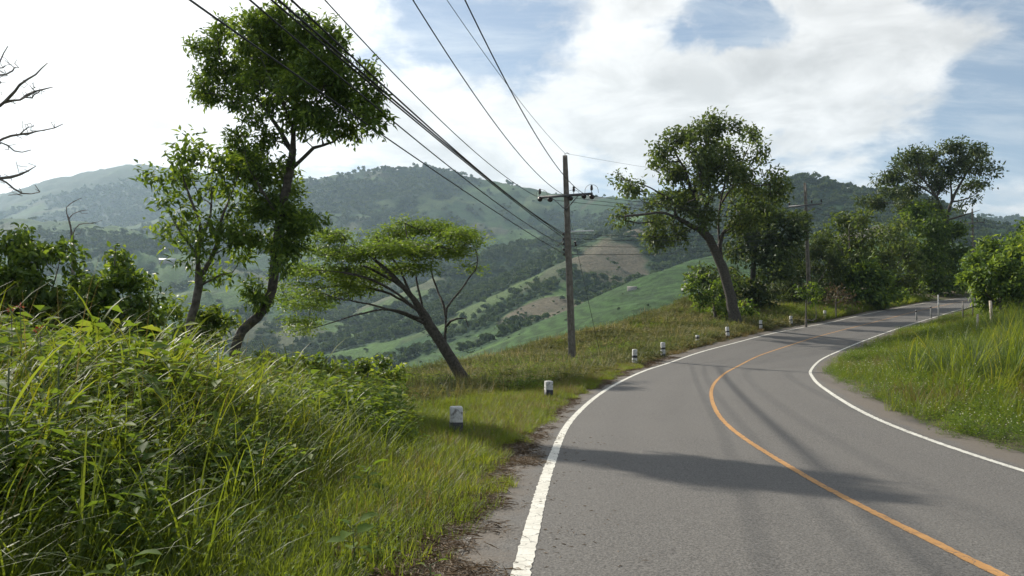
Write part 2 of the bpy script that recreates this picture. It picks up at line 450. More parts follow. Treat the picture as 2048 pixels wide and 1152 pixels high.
_d = np.gradient(RC[:, :2], axis=0); RT = _d / np.hypot(*_d.T)[:, None]
RN = np.c_[-RT[:, 1], RT[:, 0]]                       # to the left
RS = np.r_[0, np.cumsum(np.hypot(*np.diff(RC[:, :2], axis=0).T))]
LANE = 3.06
def road_pt(s, u):
    s = np.asarray(s, float); u = np.asarray(u, float)
    i = [np.interp(s, RS, a) for a in (RC[:, 0], RC[:, 1], RC[:, 2], RC[:, 3], RN[:, 0], RN[:, 1])]
    return np.stack([i[0] + i[4] * u, i[1] + i[5] * u, i[2] - i[3] * u], -1)
def road_su(x, y):
    """arc position, signed lateral offset (left +) and smoothed road height for points"""
    x = np.asarray(x, float).ravel(); y = np.asarray(y, float).ravel()
    S = np.empty_like(x); U = np.empty_like(x); Z = np.empty_like(x)
    A = RC[:-1, :2]; AB = RC[1:, :2] - A; L2 = (AB ** 2).sum(1)
    for k in range(0, len(x), 4000):
        p = np.c_[x[k:k + 4000], y[k:k + 4000]]
        W = p[:, None] - A[None]
        t = np.clip((W * AB).sum(2) / L2, 0, 1)
        D = W - t[..., None] * AB
        dd = (D ** 2).sum(2); j = dd.argmin(1); r = np.arange(len(p)); tj = t[r, j]
        S[k:k + 4000] = RS[j] + tj * (RS[j + 1] - RS[j])
        U[k:k + 4000] = np.sqrt(dd[r, j]) * np.sign((D[r, j] * RN[j]).sum(1))
        wt = 1 / (dd + 1) ** 2
        Z[k:k + 4000] = (wt * RC[None, :-1, 2]).sum(1) / wt.sum(1)
    return S, U, Z
_RY = RC[:, 1]
PROF_Y = [-30, 0, 15, 22, 28, 35, 45, 55, 65, 80, 100, 140]
PROF_K = [0.03, 0.03, 0.00, -0.06, -0.11, -0.09, -0.05, 0.10, 0.20, 0.14, 0.14, 0.14]
PROF_C = [8.0, 8.0, 7.5, 8.5, 10.5, 12, 11.5, 9.0, 10.0, 18.0, 22, 26]
def ground_z(x, y):
    shp = np.shape(x)
    x = np.asarray(x, float).ravel(); y = np.asarray(y, float).ravel()
    S, U, Zi = road_su(x, y)
    zc = np.interp(S, RS, RC[:, 2]); bk = np.interp(S, RS, RC[:, 3]); yy = np.interp(S, RS, _RY)
    d = np.abs(U) - 3.9
    surf = zc - bk * np.clip(U, -4.2, 4.2)
    f = sstep(d, 1.5, 9)
    base = surf * (1 - f) + Zi * f
    d0 = np.maximum(d, 0)
    k = np.interp(yy, PROF_Y, PROF_K); c = np.interp(yy, PROF_Y, PROF_C)
    over = np.maximum(d0 - c, 0)
    left = k * np.minimum(d0, c) - 0.72 * (np.sqrt(over ** 2 + 9) - 3)
    left = left + 0.55 * sstep(d0, .7, 3.4) * (1 - sstep(yy, 8, 17))
    overr = np.maximum(d0 - 34, 0)
    right = 0.055 * np.minimum(d0, 16) + 0.03 * np.maximum(np.minimum(d0, 34) - 16, 0) - 0.25 * (np.sqrt(overr ** 2 + 60) - 60 ** .5)
    z = base + np.where(U > 0, left, right)
    z += (fbm(x * 0.55, y * 0.55, 4, 5) - 0.5) * 0.32 * sstep(d, 0.3, 3.0) + (fbm(x * 0.09, y * 0.09, 2, 9) - 0.5) * 1.2 * sstep(d, 8, 20)
    z -= 0.07 * (1 - sstep(d, -0.3, 0.25))
    return np.maximum(z, -85).reshape(shp)
def gz(x, y):
    return float(ground_z(np.array([x]), np.array([y]))[0])

def grid_mesh(name, X, Y, Z, mat, attrs=None):
    ny, nx = X.shape
    i = (np.arange(ny - 1)[:, None] * nx + np.arange(nx - 1)[None]).ravel()
    f = np.c_[i, i + 1, i + nx + 1, i + nx]
    return mesh_np(name, np.c_[X.ravel(), Y.ravel(), Z.ravel()], [f], mat, attrs, smooth=True)
gx = np.r_[np.arange(-75, -20, 2.5), np.arange(-20, -10, 1), np.arange(-10, 18, .35), np.arange(18, 45, .8), np.arange(45, 141, 2.5)]
gy = np.r_[np.arange(-30, 0, 2), np.arange(0, 30, .35), np.arange(30, 60, .7), np.arange(60, 110, 1), np.arange(110, 171, 3)]
GX, GY = np.meshgrid(gx, gy)
tag(link('ground', grid_mesh('ground', GX, GY, ground_z(GX, GY), M['soil'])), kind='structure')

# road sheet with sloping edges
us = np.r_[-4.35, -3.95, np.linspace(-3.8, 3.8, 20), 3.95, 4.35]
ss = np.arange(0, RS[-1], 0.5)
SS, UU = np.meshgrid(ss, us, indexing='ij')
jit = (fbm(SS * 0.8, UU * 0 + 3.0 * np.sign(UU), 4, 21) - 0.5) * 0.55
UJ = np.where(np.abs(UU) > 3.9, UU + jit * np.sign(UU), UU)
RP = road_pt(SS, UJ)
RP[..., 2] += np.where(np.abs(UU) > 4.2, -0.13, np.where(np.abs(UU) > 3.9, -0.012, 0.0))
road = link('road', grid_mesh('road', RP[..., 0], RP[..., 1], RP[..., 2], M['asphalt'], {'ru': UJ.ravel(), 'rs': SS.ravel()}))
tag(road, kind='structure')
def strip(name, u0, u1, s0, s1, mat, lift=0.004, step=0.07, jitter=0.0045, parent=road):
    s = np.arange(s0, s1, step)
    cols = np.linspace(u0, u1, 3)
    S_, U_ = np.meshgrid(s, cols, indexing='ij')
    U_ = U_.copy()
    U_[:, 0] += rng.normal(0, jitter, len(s)); U_[:, -1] += rng.normal(0, jitter, len(s))
    Pq = road_pt(S_, U_); Pq[..., 2] += lift
    return link(name, grid_mesh(name, Pq[..., 0], Pq[..., 1], Pq[..., 2], mat), parent)
SEND = RS[-1] - 1
strip('edge_line', LANE - 0.06, LANE + 0.06, 1, SEND, M['line_white'])
strip('edge_line', -LANE - 0.055, -LANE + 0.055, 1, SEND, M['line_white'])
strip('centre_line', -0.047, 0.047, 1, SEND, M['line_orange'], jitter=0.004)
def s_of(y):
    return float(np.interp(y, _RY[:230], RS[:230]))
for y0, L_, u0, wd in ((5.3, 0.55, 3.48, 0.05), (5.3, 0.5, 3.66, 0.045), (6.9, 0.35, 3.50, 0.04), (7.0, 0.05, 3.62, 0.22), (8.3, 0.55, 3.46, 0.035), (8.3, 0.06, 3.57, 0.2),
                       (10.2, 0.9, 3.48, 0.035), (12.0, 1.3, 3.50, 0.05), (14.0, 1.5, 3.5, 0.06), (16.5, 1.2, 3.48, 0.05)):
    strip('worn_marking', u0, u0 + wd, s_of(y0), s_of(y0) + L_, M['old_paint'], 0.0045, 0.05, 0.012)

# ------------------------------------------------------------------ distant hills
def ridge(pts, slope, round_=18.0):
    q = np.array([at(u, v, D) for u, v, D in pts])
    return q, slope, round_
RIDGES = [
    ridge([(-700, 440, 3300), (-300, 430, 3300), (-100, 425, 3250), (0, 408, 3200), (60, 386, 3150), (95, 366, 3100), (150, 352, 3050), (230, 338, 3000), (292, 327, 2950), (345, 340, 2800), (430, 352, 2650), (520, 366, 2500), (620, 385, 2400)], .52, 30),
    ridge([(470, 400, 2150), (545, 372, 2050), (600, 359, 1980), (660, 352, 1950), (700, 348, 1920), (780, 342, 1900), (840, 339, 1900), (885, 343, 1900), (930, 357, 1880), (1000, 371, 1840), (1060, 382, 1800), (1130, 391, 1760), (1210, 399, 1700), (1300, 396, 1600), (1380, 394, 1500)], .47, 25),
    ridge([(1380, 404, 1200), (1440, 396, 1100), (1500, 386, 1020), (1560, 377, 960), (1618, 366, 920), (1660, 369, 900), (1700, 371, 880), (1745, 378, 860), (1800, 396, 840), (1900, 425, 820), (1960, 443, 800), (2048, 458, 780), (2300, 470, 760), (2700, 480, 740)], .50, 15),
    ridge([(1800, 420, 2300), (1950, 438, 2200), (2048, 444, 2200), (2300, 440, 2200), (2700, 430, 2200)], .4, 30),
    ridge([(1380, 420, 1330), (1290, 442, 1220), (1200, 462, 1120), (1110, 484, 1040), (1020, 505, 980), (940, 540, 910), (870, 590, 840), (810, 650, 760)], .42, 14),
    ridge([(1480, 430, 900), (1330, 450, 820), (1240, 468, 760), (1180, 515, 690), (1110, 590, 600), (1010, 680, 540), (900, 735, 490)], .46, 12),
    ridge([(1760, 450, 660), (1600, 478, 580), (1480, 500, 530), (1410, 515, 500), (1340, 541, 470), (1250, 592, 430), (1150, 655, 395), (1080, 715, 370)], .42, 10),
    ridge([(1640, 540, 420), (1500, 562, 395), (1400, 580, 370), (1310, 606, 345), (1220, 655, 322), (1130, 715, 300)], .45, 9),
    ridge([(-500, 450, 1400), (-200, 440, 1400), (0, 445, 1380), (120, 440, 1330), (230, 455, 1230), (330, 490, 1120), (450, 545, 980), (560, 605, 860), (660, 670, 760), (740, 735, 660)], .42, 16),
    ridge([(-500, 560, 760), (-100, 560, 760), (100, 590, 700), (250, 640, 620), (420, 710, 520)], .42, 14),
    ridge([(420, 405, 2000), (520, 470, 1700), (640, 520, 1450), (760, 585, 1200), (830, 640, 1000)], .42, 16),
    ridge([(860, 372, 1820), (800, 430, 1600), (770, 490, 1380), (760, 560, 1150)], .5, 16),
]
def hill_z(x, y):
    shp = np.shape(x); x = np.asarray(x, float).ravel(); y = np.asarray(y, float).ravel()
    wx = x + (fbm(x / 170, y / 170, 3, 31) - .5) * 90; wy = y + (fbm(x / 170, y / 170, 3, 47) - .5) * 90
    out = np.full(x.shape, -62.0); acc = np.zeros_like(x); KS = 9.0
    acc += np.exp(np.clip(out / KS, -50, 80))
    for q, slope, rd in RIDGES:
        best = np.full(x.shape, 1e9); bz = np.zeros_like(x); h = np.full(x.shape, -1e3)
        for a, b in zip(q[:-1], q[1:]):
            ab = b - a; L2 = ab[0] ** 2 + ab[1] ** 2
            t = np.clip(((x - a[0]) * ab[0] + (y - a[1]) * ab[1]) / L2, 0, 1)
            d0 = np.hypot(x - a[0] - t * ab[0], y - a[1] - t * ab[1])
            tw = np.clip(((wx - a[0]) * ab[0] + (wy - a[1]) * ab[1]) / L2, 0, 1)
            dw = np.hypot(wx - a[0] - tw * ab[0], wy - a[1] - tw * ab[1])
            d = np.minimum(d0, dw * 0.6 + d0 * 0.4) * 0.35 + (0.6 * dw + .4 * d0) * 0.65 * sstep(d0, 0, 120) + d0 * .65 * (1 - sstep(d0, 0, 120))
            h = np.maximum(h, a[2] + t * ab[2] - slope * (np.sqrt(d * d + rd * rd) - rd))
        acc = np.maximum(acc, 0) + np.exp(np.clip(h / KS, -50, 80))
    z = np.log(acc) * KS
    r = np.hypot(x, y)
    g = 1 - np.abs(2 * fbm(x / 120, y / 120, 4, 77) - 1)
    z += (fbm(x / 45, y / 45, 3, 13) - .5) * 7 * sstep(r, 300, 900) + (g - .75) * 26 * sstep(r, 450, 1100)
    return z.reshape(shp)
ang = np.linspace(-1.15, 1.2, 760)
rad = np.geomspace(120, 4200, 330)
RA, AA = np.meshgrid(rad, ang, indexing='ij')
HX, HY = RA * np.sin(AA), RA * np.cos(AA)
HZ = hill_z(HX, HY)
# land cover
def cover(x, y, z, lap):
    r = np.hypot(x, y)
    wx = x + (fbm(x / 60, y / 60, 3, 101) - .5) * 60; wy = y + (fbm(x / 60, y / 60, 3, 102) - .5) * 60
    cs = 80.0
    bx = np.full(x.shape, 1e9); second = np.full(x.shape, 1e9); idv = np.zeros(x.shape)
    ix0 = np.floor(wx / cs); iy0 = np.floor(wy / cs)
    for ox in (-1, 0, 1):
        for oy in (-1, 0, 1):
            ix = ix0 + ox; iy = iy0 + oy
            dd = np.hypot((ix + hash2(ix, iy, 5)) * cs - wx, (iy + hash2(ix, iy, 6)) * cs - wy)
            nv = hash2(ix, iy, 7)
            closer = dd < bx
            second = np.where(closer, bx, np.minimum(second, dd)); idv = np.where(closer, nv, idv); bx = np.where(closer, dd, bx)
    border = 1 - sstep(second - bx, 0, 7)
    pal = np.array([(0.056, 0.102, 0.030), (0.082, 0.132, 0.036), (0.042, 0.084, 0.030), (0.092, 0.126, 0.042), (0.054, 0.098, 0.034), (0.098, 0.102, 0.054), (0.072, 0.122, 0.030), (0.046, 0.088, 0.030)])
    c = pal[np.clip((idv * len(pal)).astype(int), 0, len(pal) - 1)]
    def near(u, v, D, rx, ry):
        q = at(u, v, D)
        return np.exp(-(((x - q[0]) / rx) ** 2 + ((y - q[1]) / ry) ** 2))
    nz = (fbm(x / 40, y / 40, 3, 60) - .5) * .5
    # brown ploughed fields, bright crop slopes
    br = np.maximum.reduce([near(1210, 530, 690, 45, 70), near(1090, 655, 560, 38, 44), near(1245, 478, 760, 34, 36), near(1640, 480, 640, 60, 60)])
    br = sstep(br + nz, .45, .62)[..., None]
    c = c * (1 - br) + np.array((0.128, 0.102, 0.068)) * br
    gr = np.maximum.reduce([near(1330, 575, 450, 95, 75), near(1230, 660, 360, 80, 60), near(1360, 610, 350, 80, 60), near(900, 700, 520, 40, 40)])
    gr = sstep(gr + nz * .5, .30, .42)[..., None]
    crop = np.array((0.044, 0.080, 0.022)) * (0.74 + 0.52 * sstep(np.sin((z + (fbm(x / 30, y / 30, 2, 3) - .5) * 6) * 2.2), -.4, .4))[..., None]
    c = c * (1 - gr) + crop * gr
    c = c * (1 - border[..., None] * .55) + np.array((0.035, 0.055, 0.022)) * border[..., None] * .55
    fo = fbm(x / 190, y / 190, 4, 55) + np.clip(lap * 2.2, -.16, .2) + .10 * sstep(r, 1200, 1900) + .03
    fo = fo + 0.34 * (fbm(x / 60, y / 60, 5, 58, .6) - .5) + .25 * sstep(r, 2050, 2600)
    east = np.exp(-(((x - 420) / 420) ** 2 + ((y - 850) / 190) ** 2))
    fo = fo + east * .35
    fo = fo * (1 - .75 * gr[..., 0]) * (1 - .6 * br[..., 0])
    fm = sstep(fo, .47, .60)
    c = c * (1 - fm[..., None]) + np.array((0.030, 0.058, 0.022)) * fm[..., None]
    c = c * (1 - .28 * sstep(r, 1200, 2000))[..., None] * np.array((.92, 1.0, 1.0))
    return c, fm, gr[..., 0]
lap = np.zeros_like(HZ)
k = 7
lap[k:-k, k:-k] = (HZ[2 * k:, k:-k] + HZ[:-2 * k, k:-k] + HZ[k:-k, 2 * k:] + HZ[k:-k, :-2 * k] - 4 * HZ[k:-k, k:-k]) / (RA[k:-k, k:-k] * .03) * .35
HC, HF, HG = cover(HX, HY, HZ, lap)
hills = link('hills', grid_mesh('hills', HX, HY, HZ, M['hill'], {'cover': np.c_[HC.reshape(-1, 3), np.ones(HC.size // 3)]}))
tag(hills, kind='structure')

# ------------------------------------------------------------------ instancing (stuff only)
def instancer(name, protos, pts, rot, scl, idx, tint):
    """one object scattering small uncountable plants from a few meshes"""
    col = bpy.data.collections.new(name + '_pieces')
    for i, me in enumerate(protos):
        o = bpy.data.objects.new('%s_piece_%02d' % (name, i), me); col.objects.link(o)
    me = mesh_np(name, pts, [], None, {'rot': rot, 'scl': scl, 'tint': tint, 'pick': np.asarray(idx, float)})
    o = link(name, me)
    ng = bpy.data.node_groups.new(name + '_scatter', 'GeometryNodeTree')
    ng.interface.new_socket('Geometry', in_out='INPUT', socket_type='NodeSocketGeometry')
    ng.interface.new_socket('Geometry', in_out='OUTPUT', socket_type='NodeSocketGeometry')
    N = ng.nodes; Lk = ng.links
    gi = N.new('NodeGroupInput'); go = N.new('NodeGroupOutput')
    iop = N.new('GeometryNodeInstanceOnPoints'); ci = N.new('GeometryNodeCollectionInfo')
    ci.inputs['Collection'].default_value = col
    ci.inputs['Separate Children'].default_value = True; ci.inputs['Reset Children'].default_value = True
    def na(nm, ty):
        n = N.new('GeometryNodeInputNamedAttribute'); n.data_type = ty; n.inputs['Name'].default_value = nm
        return n.outputs['Attribute']
    Lk.new(gi.outputs[0], iop.inputs['Points']); Lk.new(ci.outputs[0], iop.inputs['Instance'])
    iop.inputs['Pick Instance'].default_value = True
    Lk.new(na('pick', 'FLOAT'), iop.inputs['Instance Index'])
    Lk.new(na('rot', 'FLOAT_VECTOR'), iop.inputs['Rotation']); Lk.new(na('scl', 'FLOAT_VECTOR'), iop.inputs['Scale'])
    Lk.new(iop.outputs[0], go.inputs[0])
    md = o.modifiers.new('scatter', 'NODES'); md.node_group = ng
    return tag(o, kind='stuff')

# ------------------------------------------------------------------ leaves and blades
def unit(v):
    return v / (np.linalg.norm(v, axis=-1, keepdims=True) + 1e-9)
def leaves_mesh(name, c, axis, nrm, length, width, mat, tint, fold=0.18, parts=1):
    """pointed leaves: base, two sides, tip (folded along the midrib), 2 triangles each; parts=2 gives a 4-triangle curved leaf"""
    n = len(c); axis = unit(axis); side = unit(np.cross(axis, nrm)); up = np.cross(side, axis)
    L = np.broadcast_to(length, (n,))[:, None]; W = np.broadcast_to(width, (n,))[:, None]
    if parts == 1:
        V = np.stack([c, c + axis * L * .45 + side * W * .5 + up * W * fold, c + axis * L - up * L * .12, c + axis * L * .45 - side * W * .5 + up * W * fold], 1)
        b = np.arange(n)[:, None] * 4
        F = np.vstack([b + [0, 1, 2], b + [0, 2, 3]]); nv = 4
    else:
        V = np.stack([c, c + axis * L * .3 + side * W * .45 + up * W * fold, c + axis * L * .7 + side * W * .38 + up * (W * fold - L * .05), c + axis * L - up * L * .2,
                      c + axis * L * .7 - side * W * .38 + up * (W * fold - L * .05), c + axis * L * .3 - side * W * .45 + up * W * fold, c + axis * L * .5 - up * L * .02], 1)
        b = np.arange(n)[:, None] * 7
        F = np.vstack([b + x for x in ([0, 1, 6], [1, 2, 6], [2, 3, 6], [3, 4, 6], [4, 5, 6], [5, 0, 6])]); nv = 7
    return mesh_np(name, V.reshape(-1, 3), [F], mat, {'tint': np.repeat(np.broadcast_to(tint, (n,)), nv)})
def blades_mesh(name, base, az, length, width, lean, droop, mat, tint, seg=5, twist=0.0):
    """grass blades: ribbons that rise and arch over"""
    n = len(base); t = np.linspace(0, 1, seg + 1)
    V = np.zeros((n, seg + 1, 2, 3))
    dirv = np.c_[np.cos(az), np.sin(az), np.zeros(n)]
    sid = np.c_[-np.sin(az + twist), np.cos(az + twist), np.zeros(n)]
    p = base.copy(); ang_ = lean.copy()
    for i in range(seg + 1):
        wv = width * (1 - t[i] ** 2.2) * (0.55 + 0.45 * min(1, t[i] * 4)) + 0.0004
        V[:, i, 0] = p - sid * wv[:, None] * .5; V[:, i, 1] = p + sid * wv[:, None] * .5
        st = length / seg
        p = p + dirv * (np.sin(ang_) * st)[:, None] + np.array([0, 0, 1.0]) * (np.cos(ang_) * st)[:, None]
        ang_ = ang_ + droop / seg * (0.5 + t[i] * 1.4)
    m = (seg + 1) * 2
    b = np.arange(n)[:, None] * m
    F = np.vstack([b + [2 * i, 2 * i + 1, 2 * i + 3, 2 * i + 2] for i in range(seg)])
    tt = np.repeat(tint, m)
    return mesh_np(name, V.reshape(-1, 3), [F], mat, {'tint': tt})
def join_np(name, meshes):
    """join several meshes into one, keeping tint and materials"""
    Vs, Fs, T, mats, fm = [], {}, [], [], []
    n = 0; order = []
    for me in meshes:
        v = np.empty(len(me.vertices) * 3, np.float32); me.vertices.foreach_get('co', v)
        tn = np.empty(len(me.vertices), np.float32); me.attributes['tint'].data.foreach_get('value', tn)
        k = me.polygons[0].loop_total
        f = np.empty(len(me.loops), np.int32); me.loops.foreach_get('vertex_index', f)
        order.append((f.reshape(-1, k) + n, len(mats))); Vs.append(v.reshape(-1, 3)); T.append(tn); n += len(tn)
        mats.append(me.materials[0])
    faces = [f for f, _ in order]; fmat = np.concatenate([np.full(len(f), i) for f, i in order])
    return mesh_np(name, np.vstack(Vs), faces, None, {'tint': np.concatenate(T)}, mats=mats, fmat=fmat)

# ------------------------------------------------------------------ far forest (a mass nobody could count)
def blob_tree(seed, h, rr, n):
    g = np.random.default_rng(seed)
    lobes = [(g.normal(0, rr * .33), g.normal(0, rr * .33), h * g.uniform(.45, .8), rr * g.uniform(.45, .75)) for _ in range(6)]
    C, A, Nn = [], [], []
    for lx, ly, lz, lr in lobes:
        d = unit(g.normal(size=(n // 6, 3))); d[:, 2] = np.abs(d[:, 2]) * .9 - .25
        C.append(np.array([lx, ly, lz]) + d * lr * g.uniform(.75, 1.05, (n // 6, 1))); A.append(unit(np.cross(d, g.normal(size=d.shape)))); Nn.append(d)
    C = np.vstack(C); A = np.vstack(A); Nn = np.vstack(Nn)
    return leaves_mesh('far_tree', C - A * rr * .2, A, Nn + g.normal(0, .35, Nn.shape), rr * .52, rr * .42, M['forest_leaf'], g.uniform(0, 1, len(C)))
fp = [blob_tree(i, 7.5, 3.4, 96) for i in range(4)]
vis = (np.abs(AA) < 0.72) & (RA > 300) & (RA < 3000)
area = (RA * (ang[1] - ang[0])) * (RA * (rad[1] / rad[0] - 1))
lam_ = np.where(vis, HF * area / 22 + (1 - HF) * area / 1500 * (HG < .3), 0) * np.interp(RA, [300, 900, 1600, 3000], [1, .8, .35, .12])
cnt = rng.poisson(np.minimum(lam_, 14))
ri, ai = np.nonzero(cnt); rp = np.repeat(np.arange(len(ri)), cnt[ri, ai])
fr = RA[ri, ai][rp] * (1 + rng.uniform(-.5, .5, len(rp)) * (rad[1] / rad[0] - 1)); fa = AA[ri, ai][rp] + rng.uniform(-.5, .5, len(rp)) * (ang[1] - ang[0])
fx, fy = fr * np.sin(fa), fr * np.cos(fa)
fz = hill_z(fx, fy)
fs = rng.uniform(.55, 1.25, len(fx)) * np.interp(fr, [300, 600, 1600, 3000], [.62, .9, 1.15, 1.7])
lam2 = np.where((np.abs(AA) < .72) & (RA > 250) & (RA < 1700), (1 - HF) * (1 - HG * .85) * area / 130 * np.interp(RA, [250, 700, 1700], [1, .6, .15]), 0)
lam2 = lam2 * sstep(fbm(HX / 30, HY / 30, 3, 88), .42, .6)
c2 = rng.poisson(np.minimum(lam2, 8)); r2, a2 = np.nonzero(c2); q2 = np.repeat(np.arange(len(r2)), c2[r2, a2])
f2 = RA[r2, a2][q2] * (1 + rng.uniform(-.5, .5, len(q2)) * (rad[1] / rad[0] - 1)); g2 = AA[r2, a2][q2] + rng.uniform(-.5, .5, len(q2)) * (ang[1] - ang[0])
x2, y2 = f2 * np.sin(g2), f2 * np.cos(g2)
s2 = rng.uniform(.12, .38, len(x2)) * np.interp(f2, [250, 700, 1700], [.8, 1, 1.6])
fx = np.r_[fx, x2]; fy = np.r_[fy, y2]; fz = np.r_[fz, hill_z(x2, y2) + .6]; fs = np.r_[fs, s2]
instancer('forest', fp, np.c_[fx, fy, fz - .8], np.c_[np.zeros(len(fx)), np.zeros(len(fx)), rng.uniform(0, 6.28, len(fx))],
          np.c_[fs, fs, fs * rng.uniform(.7, 1.25, len(fx))], rng.integers(0, 4, len(fx)), rng.uniform(0, 1, len(fx)))
print('forest', len(fx))
# ------------------------------------------------------------------ trees
class Skel:
    """branch skeleton: nodes with parents, grown towards points of the crown"""
    def __init__(s):
        s.p = []; s.par = []; s.fl = {}
    def arr(s):
        return np.array(s.p)
    def nearest(s, q, below=None):
        a = s.arr(); d = np.linalg.norm(a - q, axis=1)
        if below is not None:                       # prefer nodes lower than the target: twigs rise
            d = d + np.maximum(a[:, 2] - q[2] + below, 0) * 1.1
        return int(d.argmin())
    def path(s, pts, step, attach=True, wob=0.0, start=None):
        pts = np.asarray(pts, float)
        L = np.r_[0, np.cumsum(np.linalg.norm(np.diff(pts, axis=0), axis=1))]
        n = max(2, int(L[-1] / step) + 1); t = np.linspace(0, L[-1], n)
        if len(pts) > 2:
            sp = spline(pts, 8); Ls = np.r_[0, np.cumsum(np.linalg.norm(np.diff(sp, axis=0), axis=1))]; t = np.linspace(0, Ls[-1], n)
            q = np.stack([np.interp(t, Ls, sp[:, i]) for i in range(3)], 1)
        else:
            q = np.stack([np.interp(t, L, pts[:, i]) for i in range(3)], 1)
        if wob:
            q[1:-1] += rng.normal(0, wob, (len(q) - 2, 3)) if len(q) > 2 else 0
        prev = -1
        if s.p and attach:
            prev = s.nearest(q[0]) if start is None else start
            q = q[1:]
        for i_, x in enumerate(q):
            s.p.append(x); s.par.append(prev); prev = len(s.p) - 1
            s.fl[prev] = (.27 if attach else 1.0, i_ / max(1, len(q) - 1), attach)
        return prev
    def reach(s, target, step, below=0.0, sag=0.12, wob=0.06):
        i = s.nearest(target, below)
        a = s.p[i]; d = np.linalg.norm(target - a)
        if d < step * .4:
            return i
        n = max(1, int(round(d / step))); prev = i
        bow = rng.normal(0, 1, 3) * d * wob + np.array([0, 0, d * sag])
        for k in range(1, n + 1):
            t = k / n
            q = a + (target - a) * t - bow * (t * (1 - t)) * 2 + (rng.normal(0, 1, 3) * step * .06 if k < n else 0)
            s.p.append(q); s.par.append(prev); prev = len(s.p) - 1
        return prev
    def mesh(s, name, mat, r_base, r_tip=0.006, sides=7, flare=1.5):
        P_ = s.arr(); par = np.array(s.par); n = len(P_)
        wgt = np.zeros(n); child = [[] for _ in range(n)]
        for i, p in enumerate(par):
            if p >= 0: child[p].append(i)
        for i in range(n - 1, -1, -1):
            if not child[i]: wgt[i] = 1
            if par[i] >= 0: wgt[par[i]] += wgt[i]
        ex = math.log(r_base / r_tip) / math.log(max(wgt[0], 2))
        rad_ = r_tip * wgt ** ex
        for i_ in range(n):                            # twigs never outgrow the limb that carries them
            if i_ not in s.fl: rad_[i_] = min(rad_[i_], max(r_base * .13, r_tip))
            elif s.fl[i_][2]: rad_[i_] = min(rad_[i_], r_base * .55 * (1 - .7 * s.fl[i_][1]))
        for i_, (f_, t_, br) in s.fl.items():          # drawn limbs keep a visible thickness
            rad_[i_] = max(rad_[i_], r_base * (f_ * (1 - .75 * t_) if br else (1 - .78 * t_) * .85))
        s.rad = rad_
        mb = MB(); done = np.zeros(n, bool)
        starts = [0]
        while starts:
            i = starts.pop(); ch = []
            if par[i] >= 0: ch.append(par[i])
            cur = i
            while True:
                ch.append(cur)
                if not child[cur]: break
                k = sorted(child[cur], key=lambda j: -wgt[j])
                starts += k[1:]; cur = k[0]
            pts = P_[ch]; rr = rad_[ch].copy()
            if par[i] >= 0: rr[0] = min(rr[0], rr[1] * 1.25)
            else:
                ln = np.r_[0, np.cumsum(np.linalg.norm(np.diff(pts, axis=0), axis=1))]
                rr *= 1 + (flare - 1) * np.exp(-ln / (r_base * 3))
            if len(pts) < 2: continue
            sd = sides if rr[min(1, len(rr) - 1)] > r_base * .3 else (5 if rr[min(1, len(rr) - 1)] > r_base * .08 else 3)
            mb.prism(pts, rr, sd, cap=False)
        return mb.mesh(name, mat, True)

def lobe_points(lobes, D, n_per, depth, shell=0.55, squash=1.0, shear=0.0, cx=0.0):
    """points inside the crown's foliage masses; a lobe is (px, py, radius px[, vertical radius px[, depth offset m]])"""
    out, cen = [], []
    for lb in lobes:
        px, py, r = lb[:3]; rv = lb[3] if len(lb) > 3 and lb[3] else r * squash
        off = lb[4] if len(lb) > 4 else rng.uniform(-1, 1) * depth
        if len(lb) <= 4: off -= shear * (px - cx)
        c = at(px, py, D + off); r3 = r / F_PX * D; rz = rv / F_PX * D
        n = max(3, int(n_per * (r / 40.0) ** 2 * max(.5, rv / r) ** .5))
        # leaves gather in tufts with gaps between them
        k_ = max(2, int(n / 6)); d = unit(rng.normal(size=(k_, 3))); q = rng.uniform(shell ** 3, 1, k_) ** (1 / 3.)
        sub = d * q[:, None] * np.array([r3, r3, rz]) * .88
        j = rng.integers(0, k_, n)
        out.append(c + sub[j] + rng.normal(0, .14, (n, 3)) * np.array([r3, r3, rz * .9])); cen.append(c + sub[j] * .55)
    return np.vstack(out), np.vstack(cen)

